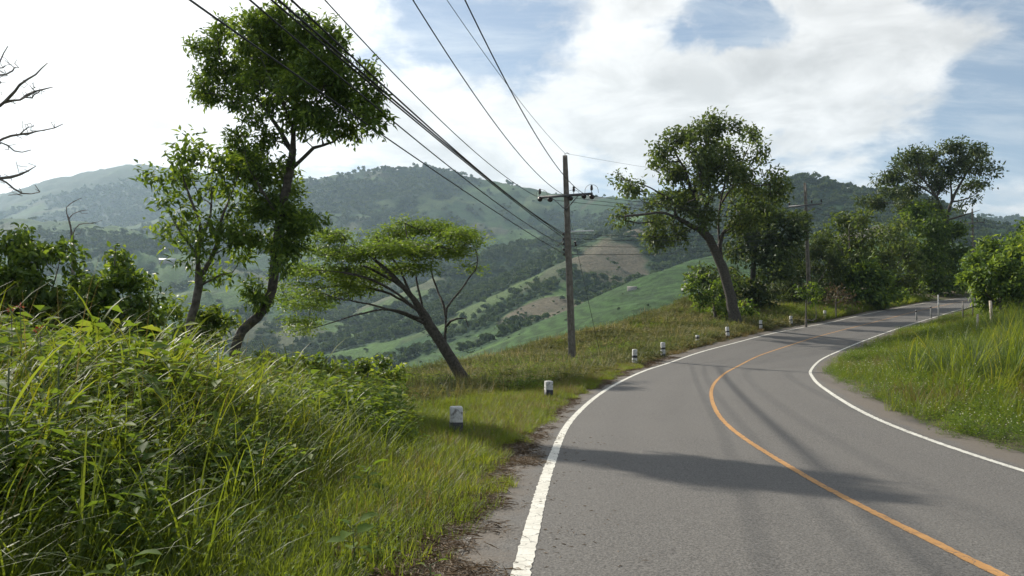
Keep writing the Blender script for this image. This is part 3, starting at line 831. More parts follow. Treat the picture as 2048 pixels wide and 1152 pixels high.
def tree(name, label, cat, D, base_px, paths, lobes, n_per, leaves, leaf_L, leaf_W, r_base, mat, bark, depth=1.0, step=None, spread=None,
         group=None, squash=1.0, tint=(0.1, 0.9), mode='broad', r_tip=None, below=0.15, sag=.12, shell=.5, top_light=0.0, base_xyz=None, parts=1, sides=8, shear=0.0, lowpx=None):
    """paths: pixel polylines (px, py[, depth offset]) of trunk and limbs; lobes: foliage masses"""
    def w3(p):
        return at(p[0], p[1], D + (p[2] if len(p) > 2 else 0))
    b = w3(base_px) if base_xyz is None else np.array(base_xyz, float)
    b[2] = gz(b[0], b[1]) - 0.12
    root = empty(name, b, label, cat, group)
    sk = Skel(); step = step or r_base * 2.0
    first = [b] + [w3(p) for p in paths[0]]
    sk.path(first, step, attach=False, wob=r_base * .05)
    for pl in paths[1:]:
        sk.path([w3(p) for p in pl], step, wob=r_base * .05)
    pts, cen = lobe_points(lobes, D, n_per, depth, shell, squash, shear, base_px[0] if lowpx is None else lowpx)
    o = np.argsort(np.linalg.norm(pts - sk.arr()[len(sk.p) // 2], axis=1))
    tips = []
    for i in o:
        tips.append((sk.reach(pts[i], step * 1.3, below, sag), i))
    tm = sk.mesh('trunk', bark, r_base, r_tip or max(.004, r_base * .035), sides)
    tm.transform(__import__('mathutils').Matrix.Translation(-Vector(b)))
    link('trunk', tm, root)
    if leaves:
        c0 = pts[o]; cc = cen[o]; n = len(c0)
        spread = spread or leaf_L * 2.0
        k = leaves
        base = np.repeat(c0, k, 0); ctr = np.repeat(cc, k, 0); N_ = len(base)
        clump = np.repeat(rng.uniform(-.22, .22, n), k)
        if mode in ('broad', 'pad'):
            pos = base + np.clip(rng.normal(0, 1, (N_, 3)), -1.7, 1.7) * spread * .5 * np.array([1, 1, .8 if mode == 'broad' else .42])
            outd = unit(pos - ctr + rng.normal(0, .25, (N_, 3)) * spread)
            ax = unit(outd * .7 + rng.normal(0, .6, (N_, 3)) + [0, 0, -.25]) if mode == 'broad' else unit(outd * [.8, .8, .2] + rng.normal(0, .6, (N_, 3)) * [1, 1, .6] + [0, 0, -.1])
            nr = unit(rng.normal(0, .55, (N_, 3)) + [0, 0, 1.0] + outd * .5)
            L = leaf_L * rng.uniform(.5, 1.35, N_); W = leaf_W * rng.uniform(.7, 1.2, N_)
            tn = np.clip(rng.uniform(tint[0], tint[1], N_) + clump, 0, 1)
            lm = leaves_mesh('crown', pos - ax * L[:, None] * .3 - b, ax, nr, L, W, mat, tn, parts=parts)
        else:
            # feathery twigs: a thin rachis carrying pairs of narrow leaflets
            pos = base + rng.normal(0, spread * .5, (N_, 3)) * [1, 1, .35]
            hz = rng.uniform(0, 6.283, N_)
            ax = unit(np.c_[np.cos(hz), np.sin(hz), rng.normal(-.08, .22, N_)])
            nr = unit(rng.normal(0, .22, (N_, 3)) + [0, 0, 1.0]); sd = unit(np.cross(ax, nr))
            FL = leaf_L * rng.uniform(.7, 1.2, N_); m = 7
            tt = (np.arange(m) + .6) / m
            P0, AX, NN, LL, TT = [], [], [], [], []
            tn = np.clip(rng.uniform(tint[0], tint[1], N_) + clump, 0, 1)
            for j in range(m):
                for sg in (-1, 1):
                    P0.append(pos + ax * (FL * tt[j])[:, None] - nr * (FL * tt[j] ** 2 * .22)[:, None]); AX.append(unit(sd * sg + ax * .45 - nr * .12)); NN.append(nr)
                    LL.append(FL * .42 * (1 - .55 * abs(tt[j] - .4))); TT.append(tn)
            LL = np.concatenate(LL)
            lm = leaves_mesh('crown', np.vstack(P0) - b, np.vstack(AX), np.vstack(NN), LL, LL * leaf_W, mat, np.concatenate(TT), fold=.05)
        tag(link('crown', lm, root), kind='stuff')
    return root

# --- tall leaning tree on the left bank
tree('broadleaf_tree', 'tallest tree on the left with a leaning trunk and a big dark dense crown', 'tree', 18.1, (452, 712),
     [[(475, 680), (515, 635), (543, 580), (552, 500), (560, 440), (572, 380), (583, 320), (588, 265), (592, 220)],
      [(585, 335), (605, 318, -.2), (628, 295, -.3), (665, 285, -.4), (700, 255, -.5)], [(583, 305), (560, 262, .3), (535, 225, .5), (490, 170, .8)], [(588, 268), (625, 220, .3), (660, 180, .5), (720, 195, .6)],
      [(586, 290), (580, 240, -.4), (555, 190, -.8), (520, 110, -1)], [(590, 240), (600, 170, .6), (610, 110, .8)], [(548, 545), (575, 510, .2), (595, 470, .3)], [(560, 440), (530, 390, -.3), (500, 340, -.4), (490, 300, -.4)], [(520, 630), (508, 600, -.1), (505, 575, -.2)]],
     [(455, 115, 55), (425, 165, 42), (400, 170, 26), (515, 85, 60), (580, 85, 62), (640, 110, 62), (690, 160, 60), (730, 205, 42), (745, 235, 26), (500, 185, 50), (560, 165, 70), (625, 185, 75), (690, 235, 42), (600, 235, 36),
      (505, 55, 30), (560, 45, 30), (610, 60, 28), (665, 262, 24), (410, 95, 26), (455, 60, 22), (660, 95, 35), (540, 125, 50), (610, 130, 55),
      (495, 290, 36), (530, 325, 46), (480, 340, 34), (560, 365, 40), (530, 415, 42), (592, 430, 40), (560, 475, 46), (605, 465, 30), (512, 465, 30), (520, 262, 34), (615, 440, 24), (575, 520, 26),
      (506, 580, 22, None, -.2), (522, 600, 15, None, -.1), (490, 572, 15, None, -.2), (555, 405, 30), (470, 300, 24)],
     44, 15, .155, .060, .108, M['leaf_dark'], M['bark_dark'], depth=.75, step=.22, spread=.27, tint=(0.05, .9), parts=1, shear=.0098, lowpx=570)
# --- slim open tree left of it
tree('slim_tree', 'slim open tree just left of the tallest tree with sky showing through its leaves', 'tree', 18.5, (370, 690),
     [[(378, 660), (388, 620), (398, 570), (396, 510), (400, 450), (382, 400), (366, 355), (350, 325)],
      [(398, 560), (430, 500, -.3), (442, 440, -.5), (470, 370, -.6), (480, 330, -.7)], [(396, 500), (420, 430, .4), (424, 360, .6), (425, 310, .6)], [(399, 575), (435, 552, .2), (465, 545, .3)], [(396, 510), (365, 470, -.3), (340, 430, -.5)]],
     [(345, 308, 28), (380, 300, 32), (420, 308, 30), (318, 345, 25), (358, 368, 34), (408, 365, 34), (450, 345, 30), (335, 415, 25), (368, 438, 34), (420, 438, 34), (460, 428, 30), (338, 478, 20), (388, 498, 30), (440, 488, 34), (472, 500, 26),
      (400, 556, 20), (430, 540, 20), (462, 552, 16), (300, 350, 14), (480, 390, 26), (325, 455, 16), (370, 525, 16), (485, 320, 26), (480, 460, 26)],
     34, 7, .19, .075, .095, M['leaf_mid'], M['bark'], depth=.9, step=.22, spread=.32, tint=(0, .95))
# --- flat-crowned feathery tree
tree('umbrella_tree', 'spreading flat-topped feathery tree with a leaning dark forked trunk beside the pole', 'tree', 31.0, (944, 784),
     [[(932, 765), (912, 735), (885, 690), (862, 656), (845, 628), (830, 600), (800, 570), (755, 545), (720, 530)],
      [(858, 650), (835, 640, -.3), (800, 625, -.6), (740, 608, -.9), (680, 597, -1.1), (620, 580, -1.3)], [(850, 636), (835, 570, .8), (830, 530, 1.1), (820, 490, 1.3), (840, 462, 1.4)],
      [(888, 692), (892, 650, .2), (893, 615, .4), (915, 588, .5), (940, 552, .6), (956, 530, .7), (950, 495, .8), (932, 474, .9)], [(893, 620), (875, 580, .9), (862, 535, 1.2), (880, 490, 1.4)], [(838, 612), (790, 555, -.8), (750, 520, -1), (700, 490, -1.2)],
      [(852, 642), (800, 622, -1), (755, 620, -1.6), (690, 637, -2), (630, 655, -2.2)], [(820, 590), (800, 540, .4), (770, 500, .6), (740, 480, .7)], [(850, 636), (800, 590, -.5), (745, 560, -.9), (690, 545, -1.2), (630, 540, -1.5)], [(846, 628), (780, 588, .9), (710, 572, 1.3), (650, 575, 1.6), (595, 585, 1.8)], [(832, 602), (790, 560, 1.2), (745, 530, 1.6), (690, 510, 1.9), (650, 500, 2.0)],
      [(892, 650), (905, 640, -.4), (930, 636, -.8), (937, 655, -.8)]],
     [(840, 450, 58, 10), (880, 466, 60, 10), (905, 468, 44, 8), (790, 464, 50, 9), (690, 474, 48, 9), (655, 468, 26, 5), (935, 468, 26, 6), (650, 505, 55, 12), (720, 508, 70, 14), (800, 500, 70, 14), (860, 500, 65, 14), (905, 505, 40, 9),
      (945, 538, 24, 7), (935, 488, 40, 10), (960, 478, 16, 6), (620, 540, 48, 12), (690, 545, 62, 14), (755, 540, 55, 12), (600, 575, 34, 10), (650, 588, 50, 12), (715, 580, 45, 10), (605, 615, 26, 8), (622, 650, 34, 9), (582, 664, 14, 5), (830, 535, 50, 11), (770, 485, 60, 12), (590, 545, 26, 8), (562, 575, 16, 6), (580, 600, 28, 9), (640, 612, 38, 10), (600, 640, 30, 9), (670, 570, 46, 11), (720, 562, 46, 11), (612, 664, 24, 7), (560, 550, 14, 5)],
     52, 15, .16, .062, .20, M['leaf_feather'], M['bark_dark'], depth=2.0, step=.35, spread=.6, mode='pad', tint=(0.1, .9), below=-.3, sag=.02, shell=.1)
# --- the big tree on the right bank
tree('spreading_tree', 'large gnarled tree with a thick leaning trunk on the bank right of the pole', 'tree', 62.0, (1470, 634),
     [[(1467, 622), (1458, 580), (1443, 530), (1426, 495), (1413, 465), (1402, 434), (1387, 391), (1370, 340), (1350, 305)],
      [(1443, 530), (1438, 478, .5), (1437, 443, .8), (1442, 400, 1), (1455, 340, 1.2), (1460, 290, 1.3)], [(1412, 468), (1374, 447, -1), (1330, 426, -1.8), (1274, 430, -2.4), (1230, 434, -2.8)], [(1400, 440), (1335, 395, -1), (1290, 370, -1.6), (1245, 358, -2)],
      [(1438, 480), (1465, 440, 1.5), (1500, 410, 2.2), (1540, 385, 2.6)], [(1442, 400), (1480, 360, 1), (1515, 310, 1.5)], [(1387, 391), (1400, 330, .8), (1410, 275, 1)], [(1403, 436), (1430, 380, -1.2), (1480, 330, -1.6), (1500, 290, -1.8)]],
     [(1330, 288, 28), (1310, 328, 20), (1360, 268, 32), (1410, 256, 32), (1450, 264, 28), (1512, 278, 22), (1522, 300, 20), (1400, 305, 38), (1460, 305, 38), (1350, 335, 34), (1500, 335, 32), (1540, 368, 28), (1562, 380, 14), (1440, 365, 44), (1380, 378, 30),
      (1490, 395, 38), (1530, 408, 30), (1340, 405, 34), (1310, 430, 24), (1260, 363, 22), (1240, 353, 14), (1278, 380, 14), (1234, 430, 16), (1260, 434, 12), (1310, 458, 27), (1350, 468, 27), (1332, 482, 18), (1420, 435, 26), (1470, 438, 32), (1500, 440, 24), (1380, 425, 24), (1425, 330, 30), (1545, 400, 20)],
     62, 15, .36, .19, .38, M['leaf_olive'], M['bark_dark'], depth=3.0, step=.75, spread=.85, tint=(0, .85), r_tip=.022)
# --- darker layered tree behind it
tree('layered_tree', 'dark tree with flat layered boughs standing behind the gnarled tree', 'tree', 74.0, (1505, 632),
     [[(1505, 600), (1507, 540), (1512, 480), (1520, 420)]],
     [(1530, 430, 40, 12), (1572, 438, 38, 10), (1592, 444, 22, 7), (1500, 468, 36, 14), (1552, 478, 42, 13), (1480, 505, 34, 14), (1530, 520, 42, 16), (1490, 560, 40, 20), (1440, 558, 36, 16), (1410, 552, 24, 12), (1396, 548, 14, 8), (1460, 595, 36, 18), (1430, 612, 24, 14), (1512, 590, 34, 20), (1580, 460, 26, 8), (1545, 545, 34, 16)],
     60, 16, .52, .25, .32, M['leaf_pad'], M['bark_dark'], depth=2.5, step=.8, spread=1.0, tint=(0.0, .75), r_tip=.02)
tree('leafy_bush', 'bright leafy bush at the foot of the gnarled tree trunk', 'bush', 64.5, (1432, 640),
     [[(1430, 625), (1425, 600)]], [(1405, 575, 24), (1435, 595, 28), (1455, 615, 22), (1415, 612, 20), (1400, 600, 16), (1490, 612, 22), (1445, 570, 22), (1392, 552, 14)],
     44, 13, .40, .20, .12, M['leaf_dark'], M['bark'], depth=1.2, step=.5, spread=.7, tint=(.1, 1), r_tip=.015)
tree('bamboo_clump', 'dense dark fine-leaved bamboo clump just left of the second pole', 'bamboo', 82.0, (1605, 640),
     [[(1603, 600), (1600, 550)], [(1604, 605), (1570, 560), (1550, 530)], [(1604, 605), (1640, 560), (1660, 520)], [(1604, 605), (1620, 550, 1), (1620, 500, 1.5)], [(1604, 605), (1585, 550, -1), (1585, 500, -1.5)]],
     [(1560, 528, 32), (1590, 508, 32), (1622, 502, 32), (1652, 513, 28), (1672, 538, 18), (1555, 578, 32), (1600, 555, 42), (1642, 555, 38), (1542, 600, 22), (1580, 606, 24), (1620, 595, 30), (1660, 580, 22), (1535, 560, 18), (1560, 615, 24), (1600, 618, 28), (1645, 608, 26), (1680, 560, 20), (1530, 585, 18)],
     74, 26, .46, .10, .14, M['leaf_pad'], M['bark'], depth=2.2, step=.6, spread=.8, tint=(0, .7), r_tip=.012)
tree('roadside_sapling', 'small double-stemmed sapling on bare earth by the road edge beneath the second pole', 'sapling', 64.0, (1612, 645),
     [[(1612, 625), (1612, 600), (1614, 575)], [(1612, 640), (1631, 640), (1632, 620), (1631, 595)]], [(1614, 575, 17), (1628, 585, 18), (1604, 588, 10), (1641, 592, 10), (1622, 600, 10)],
     40, 12, .32, .18, .085, M['leaf_mid'], M['bark_pale'], depth=.4, step=.4, spread=.42, r_tip=.014)
# --- trees and scrub beyond the bend
tree('pale_tree', 'yellow-green rounded tree between the second pole and the far big tree', 'tree', 86.0, (1700, 615),
     [[(1700, 560), (1700, 510), (1698, 460)], [(1700, 530), (1675, 490), (1660, 470)], [(1700, 530), (1725, 480), (1740, 465)]],
     [(1690, 448, 24), (1722, 450, 22), (1742, 468, 16), (1662, 468, 20), (1680, 490, 28), (1722, 498, 24), (1652, 490, 15), (1700, 470, 28), (1700, 520, 30), (1730, 530, 26), (1680, 535, 26), (1745, 500, 20), (1760, 480, 14)],
     56, 14, .52, .26, .22, M['leaf_olive'], M['bark'], depth=1.6, step=.9, spread=1.0, r_tip=.02)
tree('canopy_tree', 'tallest far tree beyond the bend with tiered wind-swept crown leaning right', 'tree', 112.0, (1882, 585),
     [[(1884, 540), (1887, 490), (1893, 440), (1905, 400), (1925, 360), (1950, 320), (1965, 305)],
      [(1890, 455), (1860, 420, 1), (1820, 410, 2), (1770, 405, 3), (1722, 405, 4)], [(1893, 440), (1870, 390, -2), (1840, 350, -3), (1835, 310, -3)], [(1903, 405), (1940, 395, 2), (1965, 375, 3), (1985, 345, 3)], [(1893, 440), (1930, 430, 1), (1960, 420, 1.5)],
      [(1905, 400), (1900, 350, 1), (1905, 295, 2)], [(1870, 390, -2), (1820, 360, -3), (1785, 335, -4), (1760, 355, -4)]],
     [(1832, 313, 24, 11), (1870, 318, 26, 12), (1905, 298, 24, 12), (1940, 298, 18, 10), (1968, 308, 12, 7), (1797, 330, 21, 10), (1766, 354, 15, 8), (1802, 358, 26, 12), (1850, 348, 30, 14), (1900, 340, 30, 14), (1946, 336, 24, 11), (1980, 344, 12, 6), (1975, 365, 10, 5), (1930, 368, 21, 10),
      (1880, 376, 26, 13), (1832, 384, 26, 12), (1784, 386, 21, 9), (1748, 400, 17, 7), (1720, 408, 12, 5), (1762, 412, 18, 8), (1812, 410, 22, 10), (1950, 394, 9, 5), (1925, 414, 7, 4), (1860, 408, 26, 12), (1916, 320, 20, 10), (1955, 318, 14, 7), (1810, 318, 14, 7), (1928, 286, 8, 5), (1850, 302, 10, 5)],
     90, 24, .55, .24, .45, M['leaf_pad'], M['bark_dark'], depth=4.5, step=1.3, spread=1.25, tint=(0, .8), r_tip=.03, below=.0)
tree('vine_covered_tree', 'vine-smothered dark green trunk mass under the tallest far tree', 'tree', 106.0, (1868, 592),
     [[(1868, 550), (1866, 500), (1864, 450)], [(1866, 520), (1905, 490)], [(1866, 520), (1835, 480)]],
     [(1832, 440, 27), (1870, 455, 27), (1902, 476, 25), (1840, 488, 34), (1888, 508, 30), (1852, 530, 34), (1910, 536, 25), (1925, 510, 16), (1820, 520, 24), (1880, 555, 26), (1850, 465, 26), (1930, 560, 18), (1850, 570, 28), (1900, 580, 24), (1820, 570, 24), (1845, 430, 22), (1885, 440, 22), (1910, 455, 16)],
     70, 18, .6, .32, .3, M['leaf_mid'], M['bark_dark'], depth=2.5, step=1.0, spread=1.3, tint=(0, .8), r_tip=.02)
tree('thicket_tree', 'olive scrubby tree left of the vine-covered trunk', 'tree', 98.0, (1788, 598),
     [[(1788, 560), (1785, 520), (1782, 470)], [(1786, 540), (1812, 500)], [(1786, 540), (1760, 510)]],
     [(1780, 470, 26), (1812, 492, 30), (1790, 535, 34), (1765, 500, 22), (1820, 545, 24), (1800, 575, 26), (1762, 545, 24), (1770, 575, 24), (1825, 580, 22), (1750, 590, 18), (1800, 450, 20)],
     64, 16, .55, .28, .2, M['leaf_olive'], M['bark'], depth=2, step=1.0, spread=1.2, tint=(.15, 1), r_tip=.02)
tree('rounded_shrub', 'dark rounded shrub behind the second roadside sapling', 'shrub', 84.0, (1735, 612),
     [[(1735, 590), (1733, 565)], [(1735, 600), (1705, 575)], [(1735, 600), (1765, 575)]],
     [(1702, 562, 26), (1742, 556, 28), (1772, 570, 22), (1720, 540, 24), (1758, 590, 18), (1690, 585, 22), (1790, 590, 18), (1720, 595, 22), (1755, 595, 22), (1690, 550, 20)],
     64, 16, .55, .28, .14, M['leaf_dark'], M['bark'], depth=1.5, step=.8, spread=.9, tint=(.1, .95), r_tip=.02)
tree('withered_shrub', 'reddish brown withered shrub at the road edge right of the sapling', 'shrub', 73.0, (1672, 622),
     [[(1672, 605), (1675, 585)], [(1672, 612), (1655, 585)], [(1672, 612), (1695, 585)]],
     [(1662, 585, 17), (1684, 582, 20), (1702, 596, 15), (1650, 600, 12), (1680, 602, 18)],
     60, 5, .4, .1, .07, M['leaf_brown'], M['bark_pale'], depth=.9, step=.45, spread=.7, r_tip=.012)
tree('low_shrub', 'small yellow-green shrub at the road edge under the olive scrub', 'shrub', 90.0, (1795, 606),
     [[(1795, 592), (1797, 580)]], [(1795, 585, 14), (1812, 592, 12), (1780, 594, 11)], 60, 9, .5, .22, .08, M['leaf_bright'], M['bark'], depth=.8, step=.6, spread=.6, r_tip=.015)
tree('weedy_shrub', 'bright green weedy shrub beside the road where it disappears', 'shrub', 112.0, (1905, 592),
     [[(1905, 582), (1905, 572)]], [(1900, 572, 18), (1922, 570, 16), (1880, 582, 14), (1940, 576, 14), (1862, 586, 12)], 60, 9, .6, .26, .09, M['leaf_bright'], M['bark'], depth=1.2, step=.8, spread=.8, r_tip=.02)
tree('roadside_bush', 'large leafy bush on the right hiding the end of the road', 'bush', 60.0, (2005, 632),
     [[(2003, 610), (2000, 570), (1998, 530)], [(2003, 615), (2035, 570), (2050, 520)], [(2003, 615), (1970, 585), (1950, 560)], [(2004, 618), (2070, 590), (2100, 540)]],
     [(1960, 520, 24), (1990, 502, 28), (2030, 492, 26), (2066, 478, 34), (1942, 548, 19), (1980, 548, 32), (2030, 545, 36), (2085, 535, 45), (1988, 585, 24), (2040, 590, 32), (2100, 590, 36), (2125, 500, 40), (1955, 575, 14), (2010, 520, 30), (2012, 600, 24), (1975, 600, 22), (2040, 615, 28), (2090, 620, 34)],
     80, 15, .42, .19, .2, M['leaf_dark'], M['bark'], depth=1.9, step=.6, spread=.75, tint=(.1, 1), r_tip=.014)
tree('pale_leaved_tree', 'tree with large yellow-green leaves at the right edge above the leafy bush', 'tree', 48.0, (2110, 640),
     [[(2105, 600), (2090, 540), (2075, 490)]], [(2058, 478, 18), (2072, 500, 20), (2092, 470, 24), (2044, 490, 10), (2110, 500, 26)], 30, 9, .5, .24, .12, M['leaf_bright'], M['bark_pale'], depth=.8, step=.5, spread=.6, tint=(.3, 1), r_tip=.016)
# --- bushes on the left bank
lb = tree('broadleaf_bush', 'dense dark bush at the far left edge behind the tall grass', 'bush', 13.5, (60, 700),
     [[(62, 640), (60, 580), (58, 520)], [(62, 660), (100, 590), (120, 520)], [(62, 660), (20, 590), (-10, 530)], [(62, 660), (140, 610), (160, 560)], [(62, 660), (-40, 620), (-80, 560)]],
     [(30, 490, 34), (78, 505, 36), (128, 500, 24), (18, 548, 42), (88, 562, 40), (-45, 520, 42), (150, 522, 16), (60, 600, 50), (120, 600, 36), (-10, 600, 50), (40, 460, 16), (100, 640, 40), (-80, 560, 50), (160, 570, 14), (20, 640, 40), (60, 680, 50), (130, 690, 44), (-20, 690, 50), (150, 640, 30), (90, 730, 50), (20, 740, 50)],
     40, 12, .13, .062, .04, M['leaf_mid'], M['bark'], depth=.5, step=.14, spread=.20, tint=(0, .95), parts=2)
tree('leafy_shrub', 'upright leafy shrub with layered leaves between the left bush and the slim tree', 'shrub', 13.0, (225, 720),
     [[(226, 670), (228, 600), (230, 510), (232, 490)], [(226, 690), (185, 640), (170, 580)], [(226, 690), (275, 640), (300, 580)], [(226, 680), (250, 600), (272, 570)], [(226, 690), (310, 660), (320, 610)]],
     [(230, 512, 20), (222, 560, 34), (182, 585, 36), (268, 585, 28), (302, 568, 14), (240, 630, 46), (170, 650, 42), (300, 622, 20), (158, 560, 18), (230, 540, 22), (290, 660, 34), (315, 590, 10), (200, 690, 44), (262, 690, 44), (310, 700, 36), (170, 720, 40), (240, 740, 44), (300, 740, 40)],
     40, 12, .125, .062, .035, M['leaf_mid'], M['bark'], depth=.4, step=.13, spread=.19, tint=(0, 1), parts=2)
tree('sunlit_bush', 'yellow-green bush behind the base of the slim tree', 'bush', 19.5, (400, 730),
     [[(400, 690), (402, 650)], [(400, 700), (365, 650)], [(400, 700), (440, 650)]],
     [(342, 622, 22), (398, 640, 30), (440, 628, 26), (368, 655, 28), (350, 610, 10), (425, 660, 30), (320, 650, 20), (460, 650, 18), (390, 690, 36), (345, 690, 28)],
     40, 11, .17, .085, .035, M['leaf_bright'], M['bark'], depth=.5, step=.2, spread=.26, tint=(0, 1))
for i, (px, v, Dd, lab) in enumerate(((610, 745, 20.5, 'low sunlit vine-covered bush on the bank skyline left of the leaning umbrella trunk'), (520, 750, 19.0, 'low bush below the leaning trunk of the tallest tree'), (735, 752, 22.5, 'low leafy bush on the skyline nearest the leaning umbrella trunk'))):
    tree('low_bush', lab, 'bush', Dd, (px, v + 30), [[(px, v + 10), (px, v)]],
         [(px - 40, v - 8, 22), (px, v - 16, 26), (px + 40, v - 8, 24), (px - 15, v + 12, 26), (px + 28, v + 14, 24), (px + 68, v + 4, 18), (px - 70, v + 4, 18)],
         46, 10, .16, .085, .025, M['leaf_bright'], M['bark'], depth=.5, step=.2, spread=.24, tint=(.1, 1), group='low bushes on the bank skyline')
# --- bare trees
tree('bare_tree', 'leafless grey tree whose bare branches reach in from the left edge', 'tree', 16.0, (-95, 700),
     [[(-90, 620), (-80, 480), (-70, 380), (-62, 280), (-55, 180), (-50, 90)],
      [(-66, 330), (-30, 300), (10, 276), (60, 266), (100, 258), (126, 248)], [(-60, 260), (-20, 230), (10, 205), (40, 200)], [(40, 200), (70, 183, .1), (106, 174, .2)], [(10, 205), (40, 170, -.2), (70, 150, -.2), (95, 126, -.3)], [(-72, 400), (-40, 360), (0, 358), (28, 378), (52, 388), (80, 384)],
      [(0, 358), (40, 350, .2), (72, 332, .3)], [(-58, 220), (-20, 170), (0, 120), (16, 92)], [(-70, 380), (-30, 330), (0, 285), (35, 305), (62, 300)]],
     [(20, 130, 22), (60, 172, 26), (86, 182, 14), (60, 260, 22), (100, 252, 14), (10, 300, 14), (45, 332, 18), (30, 385, 18), (66, 378, 12), (8, 362, 18), (-30, 160, 40), (-60, 80, 40), (-120, 200, 50), (30, 200, 18), (40, 280, 16)],
     200, 0, 0, 0, .12, None, M['bark_pale'], depth=.5, step=.16, r_tip=.006, below=0, sag=.12)
tree('dead_sapling', 'small leafless sapling rising behind the left bushes', 'sapling', 22.0, (150, 640),
     [[(146, 540), (144, 475), (138, 440), (132, 416), (150, 402), (163, 396)], [(143, 468), (160, 448), (186, 446), (205, 440)], [(139, 440), (150, 425), (175, 420)]],
     [(150, 405, 10), (185, 446, 12), (170, 425, 9), (160, 460, 9)], 40, 0, 0, 0, .045, None, M['bark_pale'], depth=.15, step=.16, r_tip=.006, below=0)
# red flower heads on the left bush
for px, v in ((22, 618), (40, 612), (74, 660), (80, 656)):
    c = at(px, v, 7.2); n = 12
    d = unit(rng.normal(size=(n, 3)) * [1, 1, .6])
    me = leaves_mesh('flower_head', c + d * .01, d, rng.normal(size=(n, 3)), .030, .012, M['flower_red'], rng.uniform(0, 1, n))
    mb = MB(); mb.prism([c + [0, 0, -.75], c + [.02, 0, -.3], c], [.005, .004, .003], 5)
    st = mb.build('flower_stalk', M['bark'])
    st.name = 'red_flower'
    tag(st, {22: 'red flower spike at the far left edge, left of its pair', 40: 'red flower spike right beside the leftmost one', 74: 'red flower head over the tall grass, lower of the pair', 80: 'red flower head touching the lower one, slightly higher'}[px], 'flower', 'red flowers in the left undergrowth')
    link('flower_head', me, st)
